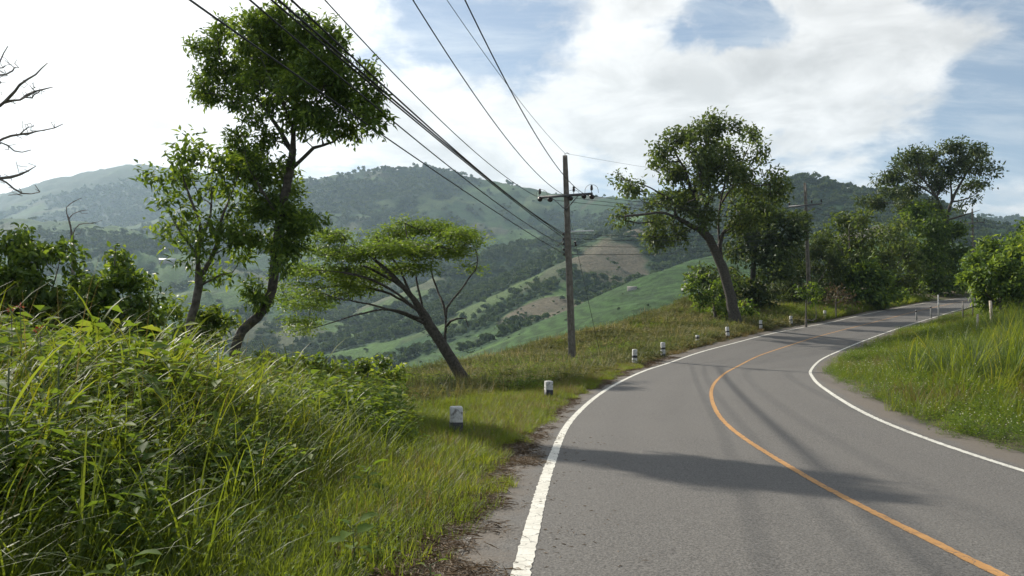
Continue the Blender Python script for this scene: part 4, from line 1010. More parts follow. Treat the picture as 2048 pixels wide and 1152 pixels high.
# ------------------------------------------------------------------ utility poles
def bar(mb, a, b, wd, hd):
    a = np.array(a, float); b = np.array(b, float); T = unit(b - a); up = np.array([0, 0, 1.0]) if abs(T[2]) < .9 else np.array([0, 1.0, 0])
    sd = unit(np.cross(T, up)); u2 = np.cross(sd, T)
    V = [p + sx * sd * wd / 2 + sz * u2 * hd / 2 for p in (a, b) for sx, sz in ((-1, -1), (1, -1), (1, 1), (-1, 1))]
    mb.add(V, [[0, 1, 2, 3], [7, 6, 5, 4], [0, 4, 5, 1], [1, 5, 6, 2], [2, 6, 7, 3], [3, 7, 4, 0]])
def wire(mb, a, b, sag, r, n=14, sides=5):
    t = np.linspace(0, 1, n)[:, None]; a = np.array(a, float); b = np.array(b, float)
    mb.prism(a + (b - a) * t - np.array([0, 0, 1.0]) * sag * 4 * t * (1 - t), r, sides)
def utility_pole(base, top, arm_dir, arm_half, label, rich=True, face=0.0):
    base = np.array(base, float); top = np.array(top, float)
    root = empty('utility_pole', base, label, 'utility pole', 'utility poles carrying the cables along the road')
    H = top - base; ax = unit(H)
    a = np.array([arm_dir[0], arm_dir[1], 0.0]); a = unit(a); f = np.array([-a[1], a[0], 0.0])
    if f[1] > 0: f = -f                                            # f points towards the viewer's side
    sa = unit(a - ax * (a @ ax)); sf = np.cross(sa, ax); sf = sf if sf[1] < 0 else -sf
    # shaft: tapered square section with a shallow recess down two faces
    mb = MB(); prof = [(-1, -1), (-.55, -1), (-.45, -.8), (.45, -.8), (.55, -1), (1, -1), (1, 1), (.55, 1), (.45, .8), (-.45, .8), (-.55, 1), (-1, 1)]
    V = []; NS = 12
    for i in range(NS + 1):
        t = i / NS; w_ = (0.158 - 0.055 * t) * (1 if i < NS else .93)
        V += [H * t - ax * .3 * (i == 0) + (sa * px + sf * py) * w_ for px, py in prof]
    n = len(prof)
    mb.add(V, [[i * n + j, i * n + (j + 1) % n, (i + 1) * n + (j + 1) % n, (i + 1) * n + j] for i in range(NS) for j in range(n)])
    for tri in ((0, 1, 11), (1, 2, 9), (1, 9, 10), (1, 10, 11), (2, 3, 8), (2, 8, 9), (3, 4, 7), (3, 7, 8), (4, 5, 6), (4, 6, 7)):
        mb.f3.append(np.array([[NS * n + k_ for k_ in tri]]))
    mb.build('pole_shaft', M['concrete_pole'], root)
    L = np.linalg.norm(H)
    ca = ax * (L - 2.15) + f * .20                                   # crossarm centre, on the front face
    mb = MB(); bar(mb, ca - a * arm_half, ca + a * arm_half, .11, .12); mb.build('crossarm', M['steel'], root)
    for sg in (-1, 1):
        mb = MB(); bar(mb, ca + a * sg * arm_half * .5 + f * .06 - [0, 0, .05], ax * (L - 2.9) + f * .17, .05, .035); mb.build('brace', M['steel'], root)
    pts = {}
    def pin(pos, sc=1.0):
        mb = MB(); mb.lathe(pos, [(.018, 0), (.018, .12 * sc), (.085, .13 * sc), (.05, .17 * sc), (.09, .19 * sc), (.05, .23 * sc), (.085, .25 * sc), (.045, .29 * sc), (.07, .31 * sc), (.05, .38 * sc), (.02, .4 * sc)], 10)
        mb.build('insulator', M['insulator'], root, True)
    def strain(pos, dirv):
        mb = MB(); d = unit(np.array(dirv, float))
        mb.lathe(pos, [(.02, 0), (.09, .05), (.13, .07), (.13, .10), (.07, .12), (.13, .16), (.13, .19), (.07, .21), (.10, .25), (.02, .30)], 10, d)
        mb.build('strain_insulator', M['insulator'], root, True)
    pts['top'] = base + H + ax * .12
    pts['hv'] = [base + ca + a * (-arm_half * .93) - [0, 0, .06], base + ca + a * .14 * arm_half - [0, 0, .10], base + ca + a * (arm_half * .80) - [0, 0, .06]]
    for k_ in (-.95, .32, .97) if rich else (-.95, .05 + .35, .97):
        pin(ca + a * arm_half * k_ + [0, 0, .06])
    mb = MB(); mb.prism([ax * (L - .1), ax * (L + .1), ax * (L + .14) + a * .12, ax * (L + .05) + a * .25], .018, 5); mb.build('earth_wire_bracket', M['steel'], root)
    if rich:
        back = -f
        for k_, dv in ((-.93, (-.2, -1, 0)), (-.62, (.6, .8, -.1)), (.14, (.6, .8, -.15)), (.70, (-.2, -1, 0)), (.93, (.6, .8, -.1))):
            strain(ca + a * arm_half * k_ - [0, 0, .12], dv)
        for k_, wdt, hgt in ((-.88, .30, .36), (.3, .32, .22), (.97, .36, .44)):
            mb = MB(); th = np.linspace(0, math.pi, 13)
            c = ca + a * arm_half * k_
            mb.prism([c - a * math.cos(q) * wdt * .9 + np.array([0, 0, math.sin(q) ** .7 * hgt + .04]) + f * math.cos(q) * .12 for q in th], .011, 5)
            mb.build('jumper_wire', M['cable'], root)
        # low-voltage rack, clamp arm and lamp
        mb = MB(); bar(mb, ax * (L - 4.05) - sa * .17 + f * .05, ax * (L - 5.3) - sa * .17 + f * .05, .05, .05); mb.build('rack', M['steel'], root)
        for dz_ in (4.15, 4.4, 4.65, 4.95, 5.2):
            mb = MB(); mb.lathe(ax * (L - dz_) - sa * .23 + f * .05 - ax * .06, [(.03, 0), (.06, .01), (.06, .04), (.035, .06), (.06, .08), (.06, .11), (.03, .12)], 8); mb.build('spool_insulator', M['insulator'], root, True)
        mb = MB(); bar(mb, ax * (L - 4.35) - sa * .1, ax * (L - 4.75) - sa * .62, .035, .035); mb.build('clamp_arm', M['steel'], root)
        mb = MB(); bar(mb, ax * (L - 4.03) + sa * .14, ax * (L - 4.07) + sa * 1.42, .07, .06); mb.build('lamp', M['lamp_white'], root)
    pts['lv'] = [base + ax * (L - d_) - sa * .2 for d_ in (4.1, 4.22, 4.36, 4.75, 5.2)]
    pts['ax'] = (base, ax, L, sa, f)
    return pts
p1b = at(1145, 737, 43.0); p1b[2] = gz(p1b[0], p1b[1]) - .05
p1 = utility_pole(p1b, at(1130, 311, 43.0), (.91, -.41), 1.5, 'tall weathered concrete utility pole standing nearest, with white lamp rod and wire guy')
b2 = at(1619, 600, 78.0); b2[2] = gz(b2[0], b2[1]) - .1
p2 = utility_pole(b2, at(1610, 366, 78.0), (.80, -.60), 1.55, 'second concrete utility pole with plain crossarm in front of the bamboo clump', rich=False)
b3 = at(1948, 560, 122.0); b3[2] = gz(b3[0], b3[1]) - .1
p3 = utility_pole(b3, b3 + np.array([0, 0, 11.0]), (.80, -.60), 1.6, 'far utility pole half hidden by the tallest far tree', rich=False)
mb = MB()
g1 = p1b + p1['ax'][1] * (p1['ax'][2] - 3.2) + p1['ax'][3] * .12; ge = at(1203, 724, 44.5); ge[2] = gz(ge[0], ge[1])
tag(mb.prism([g1, ge], .011, 5) or mb.build('guy_wire', M['cable']), 'thin guy wire running from the nearest pole down to the bank', 'guy wire')
gw = bpy.data.objects['guy_wire']
mb = MB(); gp = g1 + (ge - g1) * .17; mb.lathe(gp, [(.02, 0), (.06, .03), (.06, .10), (.035, .13), (.06, .16), (.06, .24), (.02, .27)], 8, unit(ge - g1)); mb.build('insulator', M['insulator'], gw)
# cables: three photograph points fix each span in space, the curve then runs on behind the viewer
def span(px0, px1, z0, end, r, label, group='cables overhead left of the road'):
    k_ = (math.sin(PITCH) + (576 - px0[1]) / F_PX * math.cos(PITCH)) / (math.cos(PITCH) - (576 - px0[1]) / F_PX * math.sin(PITCH))
    A = at(px0[0], px0[1], (z0 - CAM_H) / k_); E_ = np.array(end, float)
    # plan line A-E, where the middle pixel meets it
    q = at(px1[0], px1[1], 1.0) - [0, 0, CAM_H]
    dxy = (E_ - A)[:2]
    Mx = np.array([[q[0], -dxy[0]], [q[1], -dxy[1]]]); sol = np.linalg.solve(Mx, A[:2])
    tm = float(np.clip(sol[1], .15, .85)); zm = CAM_H + q[2] * sol[0]
    zl = A[2] + (E_[2] - A[2]) * tm
    sag = float(np.clip((zl - zm) / (4 * tm * (1 - tm)), .05, 2.2))
    t = np.linspace(-.75, 1, 40)
    pts = np.c_[A[0] + dxy[0] * t, A[1] + dxy[1] * t, A[2] + (E_[2] - A[2]) * t - 4 * sag * t * (1 - t)]
    pts[t < 0, 2] = A[2] + (E_[2] - A[2]) * t[t < 0] - 4 * sag * t[t < 0] * (1 - t[t < 0]) 
    mb = MB(); mb.prism(pts, r, 5)
    tag(mb.build('power_cable', M['cable']), label, 'cable', group)
hv, lv = p1['hv'], p1['lv']
span((650, 0), (870, 230), 8.3, hv[0], .015, 'cable reaching the left end of the nearest crossarm')
span((826, 0), (960, 205), 8.3, hv[1], .015, 'cable reaching the nearest crossarm just beside the pole shaft')
span((930, 0), (1040, 215), 8.3, hv[2], .016, 'cable crossing in front of the pole to the right end of its crossarm')
span((894, 0), (1000, 150), 10.3, p1['top'], .010, 'thinnest wire running up to the very top of the nearest pole')
span((583, 0), (782, 186), 6.5, lv[0], .019, 'uppermost of the three bundled low cables left of the nearest pole')
span((557, 0), (778, 192), 6.45, lv[1], .021, 'middle one of the three bundled low cables left of the nearest pole')
span((543, 0), (774, 195), 6.4, lv[2], .018, 'lowest of the three bundled low cables left of the nearest pole')
span((500, 0), (770, 229), 6.0, lv[3], .015, 'cable running just below the bundle of three low cables')
span((380, 0), (746, 257), 5.6, lv[4], .015, 'lowest cable, passing behind the crown of the tallest tree')
def far_span(a, b, sag, r, label):
    mb = MB(); wire(mb, a, b, sag, r, 18); tag(mb.build('power_cable', M['cable']), label, 'cable', 'cables between the poles by the bend')
for i, nm in enumerate(('far left', 'inner', 'right end')):
    far_span(hv[i], p2['hv'][i], .55, .013, 'crossarm cable from the %s insulator of the first pole to the second' % nm)
    far_span(p2['hv'][i], p3['hv'][i], .9, .015, 'crossarm cable from the %s insulator of the second pole to the far one' % nm)
far_span(p1['top'], p2['top'], .4, .007, 'thin top wire between the first and second poles')
far_span(p2['top'], p3['top'], .6, .009, 'thin top wire between the second and the far pole')
for i, (j, nm) in enumerate(((0, 'highest'), (2, 'second'), (3, 'third'), (4, 'lowest'))):
    far_span(lv[j], p2['lv'][j], .5, .014, '%s of the four low cables between the first and second poles' % nm)

# ------------------------------------------------------------------ guide posts
def guide_post(x, y, label, h=.72, wd=.19, rot=0.0, tilt=0.0, bands=((.0, .12), (.27, .37)), plate=False, name='guide_post', group='black and white guide posts along the outer road edge'):
    z = gz(x, y)
    root = empty(name, (x, y, z), label, 'guide post', group, (tilt, tilt * .6, rot))
    mb = MB(); hw = wd / 2
    ch = hw * .84
    ring = lambda w_, c_, z_: [(c_, -w_, z_), (w_, -c_, z_), (w_, c_, z_), (c_, w_, z_), (-c_, w_, z_), (-w_, c_, z_), (-w_, -c_, z_), (-c_, -w_, z_)]
    lv_ = [(hw, ch, -.2), (hw, ch, h - .03), (hw * .96, ch * .96, h - .01), (hw * .86, ch * .86, h)]
    V = [p for a_ in lv_ for p in ring(*a_)]
    q = [[i * 8 + j, i * 8 + (j + 1) % 8, (i + 1) * 8 + (j + 1) % 8, (i + 1) * 8 + j] for i in range(3) for j in range(8)]
    mb.add(V + [(0, 0, h)], q, [[24 + j, 24 + (j + 1) % 8, 32] for j in range(8)])
    mb.build('post_body', M['white_paint'], root)
    if plate:
        mb = MB(); th = np.linspace(0, 2 * math.pi, 15)
        mb.prism([(.045 * math.cos(q), -hw - .0005, h - .10 + .06 * math.sin(q)) for q in th[:9]], .0028, 4); mb.build('reflector_rim', M['steel'], root)
    for z0, z1 in bands:
        mb = MB(); e = .0035
        V = [p for zz in (z0, z1) for p in ring(hw + e, ch + e, zz)] + [p for zz in (z0, z1) for p in ring(hw - .004, ch - .004, zz)]
        q = [[j, (j + 1) % 8, 8 + (j + 1) % 8, 8 + j] for j in range(8)] + [[16 + j, 16 + (j + 1) % 8, (j + 1) % 8, j] for j in range(8)] + [[8 + j, 8 + (j + 1) % 8, 24 + (j + 1) % 8, 24 + j] for j in range(8)]
        mb.add(V, q); mb.build('black_band', M['black_paint'], root)
    return root
def on_ray(px, lat):
    """point on the sight line of a photograph column lying lat metres outside the left edge line"""
    Y = np.linspace(6, 120, 1200); X = (px - 1024) / F_PX * Y
    S_, U_, _ = road_su(X, Y)
    g_ = np.where(U_ - LANE - lat < 0)[0]
    k_ = g_[0] if len(g_) else -1
    dif = U_ - LANE - lat
    k_ = int(np.argmin(np.abs(dif[:k_ + 1]))) if k_ > 0 else int(np.argmin(np.abs(dif)))
    return float(X[k_]), float(Y[k_])
B3 = ((.0, .14), (.36, .46))
posts = [((912, -.88, 13.1), 'weathered guide post nearest the camera, white top over black, in green grass', dict(h=.53, wd=.20, plate=True, rot=.12, bands=((-.05, .29),))),
         ((1097, .97, 22.1), 'short guide post with rounded white top in dry grass, second from the camera', dict(h=.52, wd=.19, rot=.3, bands=((-.05, .29),), tilt=.02))]
for (px, x, y), lab, kw in posts:
    guide_post(x, y, lab, **kw)
rest = [(1268, 1.0, 'tallest-looking banded guide post just right of the nearest utility pole'), (1325, 1.1, 'banded guide post second to the right of the nearest utility pole'), (1394, 1.5, 'dark-topped guide post half sunk in cut vegetation, left of the gnarled tree'),
        (1455, 1.3, 'guide post in line with the gnarled tree trunk'), (1521, 1.3, 'guide post just right of the gnarled tree trunk'), (1582, 1.2, 'guide post just left of the double-stemmed sapling'), (1649, 1.3, 'guide post just right of the double-stemmed sapling'),
        (1747, 1.6, 'farthest guide post, against the dark shrubs')]
for i, (px, lat, lab) in enumerate(rest):
    x, y = on_ray(px, lat)
    guide_post(x, y, lab, h=.72 if i != 2 else .58, wd=.19, rot=rng.uniform(0, .8), tilt=rng.normal(0, .03), bands=B3 if i != 2 else ((.0, .05), (.36, .5)))
# posts on the inner side of the bend
def slim_post(px, Y, h, r, label, name, mat, cap=None, lean=(0, 0), group=None):
    x = (px - 1024) / F_PX * Y; z = gz(x, Y)
    root = empty(name, (x, Y, z), label, 'post', group)
    mb = MB(); mb.prism([(0, 0, -.2), (lean[0] * .5, lean[1] * .5, h * .5), (lean[0], lean[1], h)], [r, r * .95, r * .85], 8); mb.build('shaft', M[mat], root)
    if cap:
        mb = MB(); mb.prism([(lean[0], lean[1], h - .18), (lean[0], lean[1], h - .06)], [r * 1.04, r * 1.04], 8); mb.build('band', M[cap], root)
    return root
slim_post(1833, 69.0, .95, .07, 'grey post at the inner road edge, left of the three on the bend', 'roadside_post', 'concrete_pale', 'black_paint', (-.05, 0), 'posts on the inner side of the bend')
slim_post(1862, 71.0, 1.1, .07, 'grey post at the inner road edge, between the first post and the white one', 'roadside_post', 'concrete_pale', 'black_paint', (-.03, 0), 'posts on the inner side of the bend')
slim_post(1877, 70.0, 2.1, .06, 'tall white marker post above the inner road edge', 'marker_post', 'white_paint', None, (0, 0))
for px, Y, h, lab in ((1925, 66.0, 1.5, 'weathered fence post nearest the tall white marker'), (1945, 67.0, 1.6, 'weathered fence post with a dark rail, middle of three'), (1962, 65.0, 1.6, 'weathered fence post beside the pale bare trunk')):
    slim_post(px, Y, h, .06, lab, 'fence_post', 'wood_grey', None, (.03, 0), 'weathered fence posts in front of the right bush')
mb = MB(); a_ = at(1922, 621, 66.4); b_ = at(1965, 608, 66.4); mb.prism([a_, b_], .035, 6)
tag(mb.build('fence_rail', M['steel']), 'dark sagging rail lying across the weathered fence posts', 'rail')
slim_post(1984, 52.0, 1.9, .10, 'pale bare trunk stump standing in front of the right bush', 'dead_stump', 'wood_pale', None, (-.10, 0))
slim_post(1953, 50.0, 1.3, .07, 'short pale stump left of the taller bare one', 'dead_stump', 'wood_pale', None, (.06, 0))

# ------------------------------------------------------------------ farm buildings on the far slopes
def shed(px, v, D, L, W, H, rot, label, name, roofm):
    q = at(px, v, D); z = float(hill_z(np.array([q[0]]), np.array([q[1]]))[0])
    root = empty(name, (q[0], q[1], z - .5), label, 'shed', None, (0, 0, rot))
    mb = MB(); mb.box((0, 0, H / 2 - .8), (L * .96, W * .92, H + 1.6)); mb.build('wall', M['wall_grey'], root)
    mb = MB(); e = .12
    V = [(-L / 2, -W / 2, H), (L / 2, -W / 2, H), (L / 2, 0, H + W * .26), (-L / 2, 0, H + W * .26), (-L / 2, W / 2, H), (L / 2, W / 2, H)]
    V2 = [(x_, y_, z_ + e) for x_, y_, z_ in V]
    mb.add(V + V2, [[6, 7, 8, 9], [9, 8, 11, 10], [0, 3, 2, 1], [3, 4, 5, 2], [0, 1, 7, 6], [4, 10, 11, 5]])
    mb.f4.append(np.array([[0, 6, 9, 3], [3, 9, 10, 4], [1, 2, 8, 7], [2, 5, 11, 8]])); mb.build('roof', M[roofm], root)
shed(335, 512, 1010, 19, 9, 3.2, .25, 'long white-roofed greenhouse shed on the far left slope', 'greenhouse_shed', 'roof_white')
shed(1374, 584, 388, 4.6, 3.0, 1.6, .2, 'small grey-roofed hut on the bright green slope beside the gnarled tree', 'field_hut', 'wood_grey')
shed(1264, 579, 440, 5.2, 3.0, 1.4, -.1, 'small brown hut on the bright green slope nearer the utility pole', 'field_hut', 'wood_grey')
# ------------------------------------------------------------------ grass and ground cover
g = np.random.default_rng(23)
def tuft(n, rad_, L, W, lean, droop, mat, seg=4, tint=(0, 1), bias=None):
    r_ = rad_ * np.sqrt(g.uniform(0, 1, n)); a = g.uniform(0, 6.283, n)
    az_ = a + g.normal(0, .9, n) if bias is None else g.normal(bias[0], bias[1], n)
    return blades_mesh('grass_tuft', np.c_[r_ * np.cos(a), r_ * np.sin(a), np.full(n, -.03)], az_, g.uniform(*L, n), g.uniform(*W, n), np.abs(g.normal(lean, lean * .5, n)), g.uniform(*droop, n), mat, g.uniform(*tint, n), seg)
def herb(n_st, h, leafL, leafW, mat, per=7, rad_=.12, flowers=0):
    ms = []; C, A, Nn, T, FC = [], [], [], [], []
    for _ in range(n_st):
        b = np.array([g.normal(0, rad_), g.normal(0, rad_), 0]); top = b + np.array([g.normal(0, h * .25), g.normal(0, h * .25), h * g.uniform(.6, 1.1)])
        for k_ in range(per):
            t_ = (k_ + g.uniform(.2, 1)) / per; p = b + (top - b) * t_; a = g.uniform(0, 6.283)
            C.append(p); A.append([math.cos(a), math.sin(a), g.uniform(-.2, .5)]); Nn.append([g.normal(0, .3), g.normal(0, .3), 1]); T.append(np.clip(t_ * .6 + g.uniform(0, .5), 0, 1))
        FC.append(top)
    n = len(C)
    ms.append(leaves_mesh('herb', np.array(C), np.array(A), np.array(Nn), leafL * g.uniform(.6, 1.2, n), leafW * g.uniform(.7, 1.2, n), mat, np.array(T)))
    st = np.array(FC)
    if flowers:
        m = min(flowers, len(st)); c = np.repeat(st[:m], 4, 0); d = g.normal(size=(len(c), 3))
        ms.append(leaves_mesh('petals', c, d, g.normal(size=(len(c), 3)), .018, .014, M['flower_pale'], g.uniform(0, 1, len(c))))
    return join_np('herb', ms) if len(ms) > 1 else ms[0]
def flat_bits(n, rad_, L, W, mat, hmax=.05):
    a = g.uniform(0, 6.283, n); r_ = rad_ * np.sqrt(g.uniform(0, 1, n)); d = g.uniform(0, 6.283, n)
    return leaves_mesh('bits', np.c_[r_ * np.cos(a), r_ * np.sin(a), g.uniform(.004, hmax, n)], np.c_[np.cos(d), np.sin(d), g.normal(0, .18, n)], np.c_[g.normal(0, .3, n), g.normal(0, .3, n), np.ones(n)], g.uniform(*L, n), g.uniform(*W, n), mat, g.uniform(0, 1, n))
def in_view(p, m=420):
    d = np.maximum(p[:, 1], .5)
    px = 1024 + F_PX * p[:, 0] / d
    return (p[:, 1] > 1.6) & (px > -m) & (px < 2048 + m) & (576 - F_PX * ((p[:, 2] + 1.2 - CAM_H) / d - math.tan(PITCH)) < 1152 + 500)
def scatter(n, s0, s1, u0, u1, prob):
    """points along the road in (distance along, lateral) with an acceptance function"""
    s = g.uniform(s0, s1, n); u = g.uniform(u0, u1, n)
    p = road_pt(s, u)
    S_, U_, _ = road_su(p[:, 0], p[:, 1])
    ok = np.abs(np.abs(U_) - np.abs(u)) < .5                      # drop folds on the inside of the bend
    yy = np.interp(s, RS, _RY)
    ok &= g.uniform(0, 1, n) < prob(yy, np.abs(u) - LANE, p)
    p = p[ok]; rz = p[:, 2].copy(); p[:, 2] = ground_z(p[:, 0], p[:, 1])
    on = np.abs(u[ok]) < 4.0; p[on, 2] = np.maximum(p[on, 2], rz[on] - .004)
    k_ = in_view(p)
    return p[k_], (yy[ok])[k_], (np.abs(u)[ok] - LANE)[k_]
def low(p):
    """1 in the open strip between the posts and the umbrella tree, where the growth is short"""
    return sstep(p[:, 0] + .125 * p[:, 1], -.6, .5) * sstep(p[:, 1], 10, 13)
def put(name, protos, p, smin, smax, tint=None, tilt=.12, zs=1.0, size=None):
    n = len(p)
    s_ = g.uniform(smin, smax, n) * (1 if size is None else size)
    if tint is None: tint = np.clip(fbm(p[:, 0] * .6, p[:, 1] * .6, 3, 91) * .8 + g.uniform(-.25, .45, n), 0, 1)
    o = instancer(name, protos, p, np.c_[g.normal(0, tilt, n), g.normal(0, tilt, n), g.uniform(0, 6.283, n)], np.c_[s_, s_, s_ * zs * g.uniform(.8, 1.2, n)], g.integers(0, len(protos), n), tint)
    print(name, n)
    return o
sY = lambda y: s_of(y)
patch = lambda p, sc, sd: fbm(p[:, 0] * sc, p[:, 1] * sc, 3, sd)

# bright short verge grass on the left
short = [tuft(30, .13, (.10, .30), (.005, .010), .35, (.3, 1.4), M['grass_short'], 4) for _ in range(5)]
p, yy, d = scatter(17000, sY(2), sY(34), 3.35, 8.0, lambda y, d, p: sstep(d + (patch(p, 1.3, 4) - .5) * 1.0, .36, .80) * (1 - .9 * sstep(d, 2.4 + .02 * y, 3.4 + .03 * y)))
put('verge_grass', short, p, .75, 1.25, size=np.interp(d, [.4, 1.2, 2.3], [.5, .9, 1.15]))
# dry orange grass along the edge further on
dryt = [tuft(34, .13, (.12, .34), (.004, .008), .4, (.3, 1.3), M['grass_dry'], 4) for _ in range(3)]
p, yy, d = scatter(9000, sY(5), sY(60), 3.7, 6.2, lambda y, d, p: np.interp(y, [5, 10, 16, 22, 34, 60], [.12, .2, .55, .85, .7, .4]) * sstep(d + (patch(p, 1.2, 8) - .5) * 1.2, .75, 1.1) * (1 - sstep(d, 1.9, 3.2)))
put('dry_grass', dryt, p, .7, 1.2)
# tall arching grass on the left bank
tall = [tuft(15, .14, (.75, 1.55), (.010, .021), .28, (.7, 2.1), M['grass_tall'], 7, bias=None) for _ in range(5)] + [tuft(16, .16, (.7, 1.5), (.010, .020), .45, (.8, 1.9), M['grass_tall'], 7, bias=(.1, .7)) for _ in range(2)]
p, yy, d = scatter(9000, sY(1), sY(24), 4.8, 15.0, lambda y, d, p: sstep(d + (patch(p, .5, 14) - .5) * 1.8, 2.0, 3.0) * np.interp(d, [2, 4, 8, 12], [.22, .32, .28, .22]) * np.interp(y, [4, 9, 14, 22], [1.5, 1.2, .6, .35]) * sstep(patch(p, .45, 15), .30, .52))
put('tall_grass', tall, p, .65, 1.2, size=(1 - .62 * low(p)) * np.interp(d, [1.8, 2.8, 4.5, 9], [.5, .75, 1.0, .95]) * np.interp(p[:, 1], [3, 8, 12, 16, 22], [1.15, 1.05, .85, .65, .5]))
broad = [tuft(9, .12, (.8, 1.5), (.020, .036), .3, (.9, 2.2), M['grass_short'], 8) for _ in range(3)] + [tuft(7, .1, (.8, 1.4), (.018, .032), .4, (1.0, 2.2), M['grass_tall'], 8, bias=(.1, .8)) for _ in range(2)]
p, yy, d = scatter(7500, sY(1), sY(14), 5.0, 13.0, lambda y, d, p: sstep(patch(p, .7, 17), .42, .56) * sstep(d + (patch(p, .5, 14) - .5) * 1.8, 2.3, 3.2) * np.interp(y, [2, 7, 14], [1, .9, .4]))
put('broad_grass', broad, p, .65, 1.15, size=np.interp(d, [2.2, 3.2, 5], [.6, .9, 1.05]), tint=g.uniform(.2, 1, len(p)))
silver = [tuft(34, .15, (.5, 1.0), (.007, .013), .5, (.7, 1.9), M['grass_silver'], 6, bias=(.2, .8)) for _ in range(4)]
p, yy, d = scatter(9000, sY(5), sY(28), 5.0, 13.0, lambda y, d, p: sstep(patch(p, .35, 33), .50, .62) * sstep(d, 2.0, 2.9) * .35)
put('silver_grass', silver, p, .7, 1.15, size=(1 - .62 * low(p)) * np.interp(d, [1.8, 2.8, 5], [.6, .85, 1.0]) * np.interp(p[:, 1], [8, 14, 20], [1, .85, .55]))
stalk = [tuft(6, .16, (.8, 1.35), (.003, .005), .2, (.2, .9), M['grass_dry'], 5) for _ in range(3)]
p, yy, d = scatter(1300, sY(2), sY(28), 4.8, 14.0, lambda y, d, p: sstep(patch(p, .4, 36), .45, .6) * sstep(d, 2.0, 3.2))
put('dead_stalks', stalk, p, .7, 1.2, size=np.interp(p[:, 1], [4, 14, 24], [1.1, .9, .7]))
# broad-leaved herbs mixed in
herbs = [herb(6, .42, .085, .045, M['leaf_weed'], 8, .12) for _ in range(3)] + [herb(9, .55, .06, .022, M['leaf_weed'], 12, .14) for _ in range(2)]
big = [herb(7, .62, .13, .070, M['leaf_weed'], 9, .16) for _ in range(3)] + [herb(9, .6, .10, .040, M['leaf_weed'], 11, .16) for _ in range(2)]
p, yy, d = scatter(16000, sY(1), sY(30), 4.6, 15.0, lambda y, d, p: sstep(d + (patch(p, .6, 41) - .5) * 2, 1.8, 2.8) * np.interp(y, [4, 9, 14], [.6, .7, .85]))
put('herbs', herbs + big + big, p, .75, 1.5, size=(1 - .62 * low(p)) * np.interp(d, [1.8, 3, 6], [.55, .8, 1.15]) * np.interp(p[:, 1], [3, 8, 15, 22], [1.0, 1.0, .8, .6]) * (.6 + .8 * patch(p, .5, 43)))
p, yy, d = scatter(5000, sY(1), sY(30), 4.6, 15.0, lambda y, d, p: sstep(d + (patch(p, .6, 45) - .5) * 2, 1.8, 2.8) * .8)
put('mixed_grass', [tuft(32, .16, (.35, .8), (.006, .012), .5, (.5, 1.8), M['grass_short'], 5) for _ in range(4)], p, .7, 1.3, size=(1 - .62 * low(p)) * np.interp(p[:, 1], [3, 14, 22], [1.1, .85, .6]))
p, yy, d = scatter(1200, sY(3), sY(28), 3.9, 6.0, lambda y, d, p: sstep(patch(p, 1.1, 44), .52, .62))
put('verge_herbs', herbs[:3], p, .25, .55)
# litter of dry leaves and stalks on the shoulder
bits = [join_np('bits', [flat_bits(40, .16, (.02, .07), (.004, .012), M['litter']), flat_bits(12, .16, (.06, .18), (.002, .004), M['litter'])]) for _ in range(4)]
p, yy, d = scatter(8000, sY(2), sY(40), 3.2, 5.2, lambda y, d, p: np.interp(y, [2, 9, 13, 40], [.8, .8, .4, .35]) * sstep(d + (patch(p, 1.6, 51) - .5) * 1.1, .10, .5) * (1 - sstep(d, 1.3, 2.0)))
put('leaf_litter', bits, p, .6, 1.2, tilt=.04)
p, yy, d = scatter(260, sY(2), sY(14), 2.2, 3.3, lambda y, d, p: .25 + .75 * sstep(d, -.5, .1))
put('scattered_litter', [flat_bits(3, .2, (.03, .09), (.006, .014), M['litter'], .012) for _ in range(3)], p, .5, 1, tilt=0)
# cut and drying vegetation on the bank beyond the pole
cut = [join_np('cut', [tuft(22, .22, (.2, .55), (.012, .03), .9, (.4, 1.6), M['cut_veg'], 4), flat_bits(22, .26, (.1, .28), (.03, .085), M['cut_veg'], .18)]) for _ in range(4)]
p, yy, d = scatter(26000, sY(19), sY(86), 4.1, 17.0, lambda y, d, p: sstep(d + (patch(p, .8, 61) - .5) * 1.2 - np.interp(y, [19, 24, 30], [3.2, 1.6, .7]), .3, 1.0) * sstep(y, 18, 25) * .9)
put('cut_vegetation', cut, p, .7, 1.5, size=.6 + .8 * patch(p, .7, 66), tint=np.clip(patch(p, .3, 64) * 1.7 - .42 + g.uniform(-.35, .5, len(p)) + np.interp(yy, [30, 55, 70], [-.1, .12, .2]), 0, 1))
p, yy, d = scatter(6500, sY(22), sY(66), 4.6, 17.0, lambda y, d, p: sstep(patch(p, .35, 67), .42, .58) * sstep(d, 1.4, 2.6) * .9)
put('bank_herbs', herbs + big[:2], p, .4, 1.0)
p, yy, d = scatter(7000, sY(66), sY(125), 4.0, 9.0, lambda y, d, p: sstep(d, .7, 1.4) * .8)
put('far_verge_grass', [tuft(18, .2, (.25, .8), (.014, .03), .4, (.4, 1.5), M['grass_short'], 4) for _ in range(3)] + herbs[3:], p, .7, 1.2)
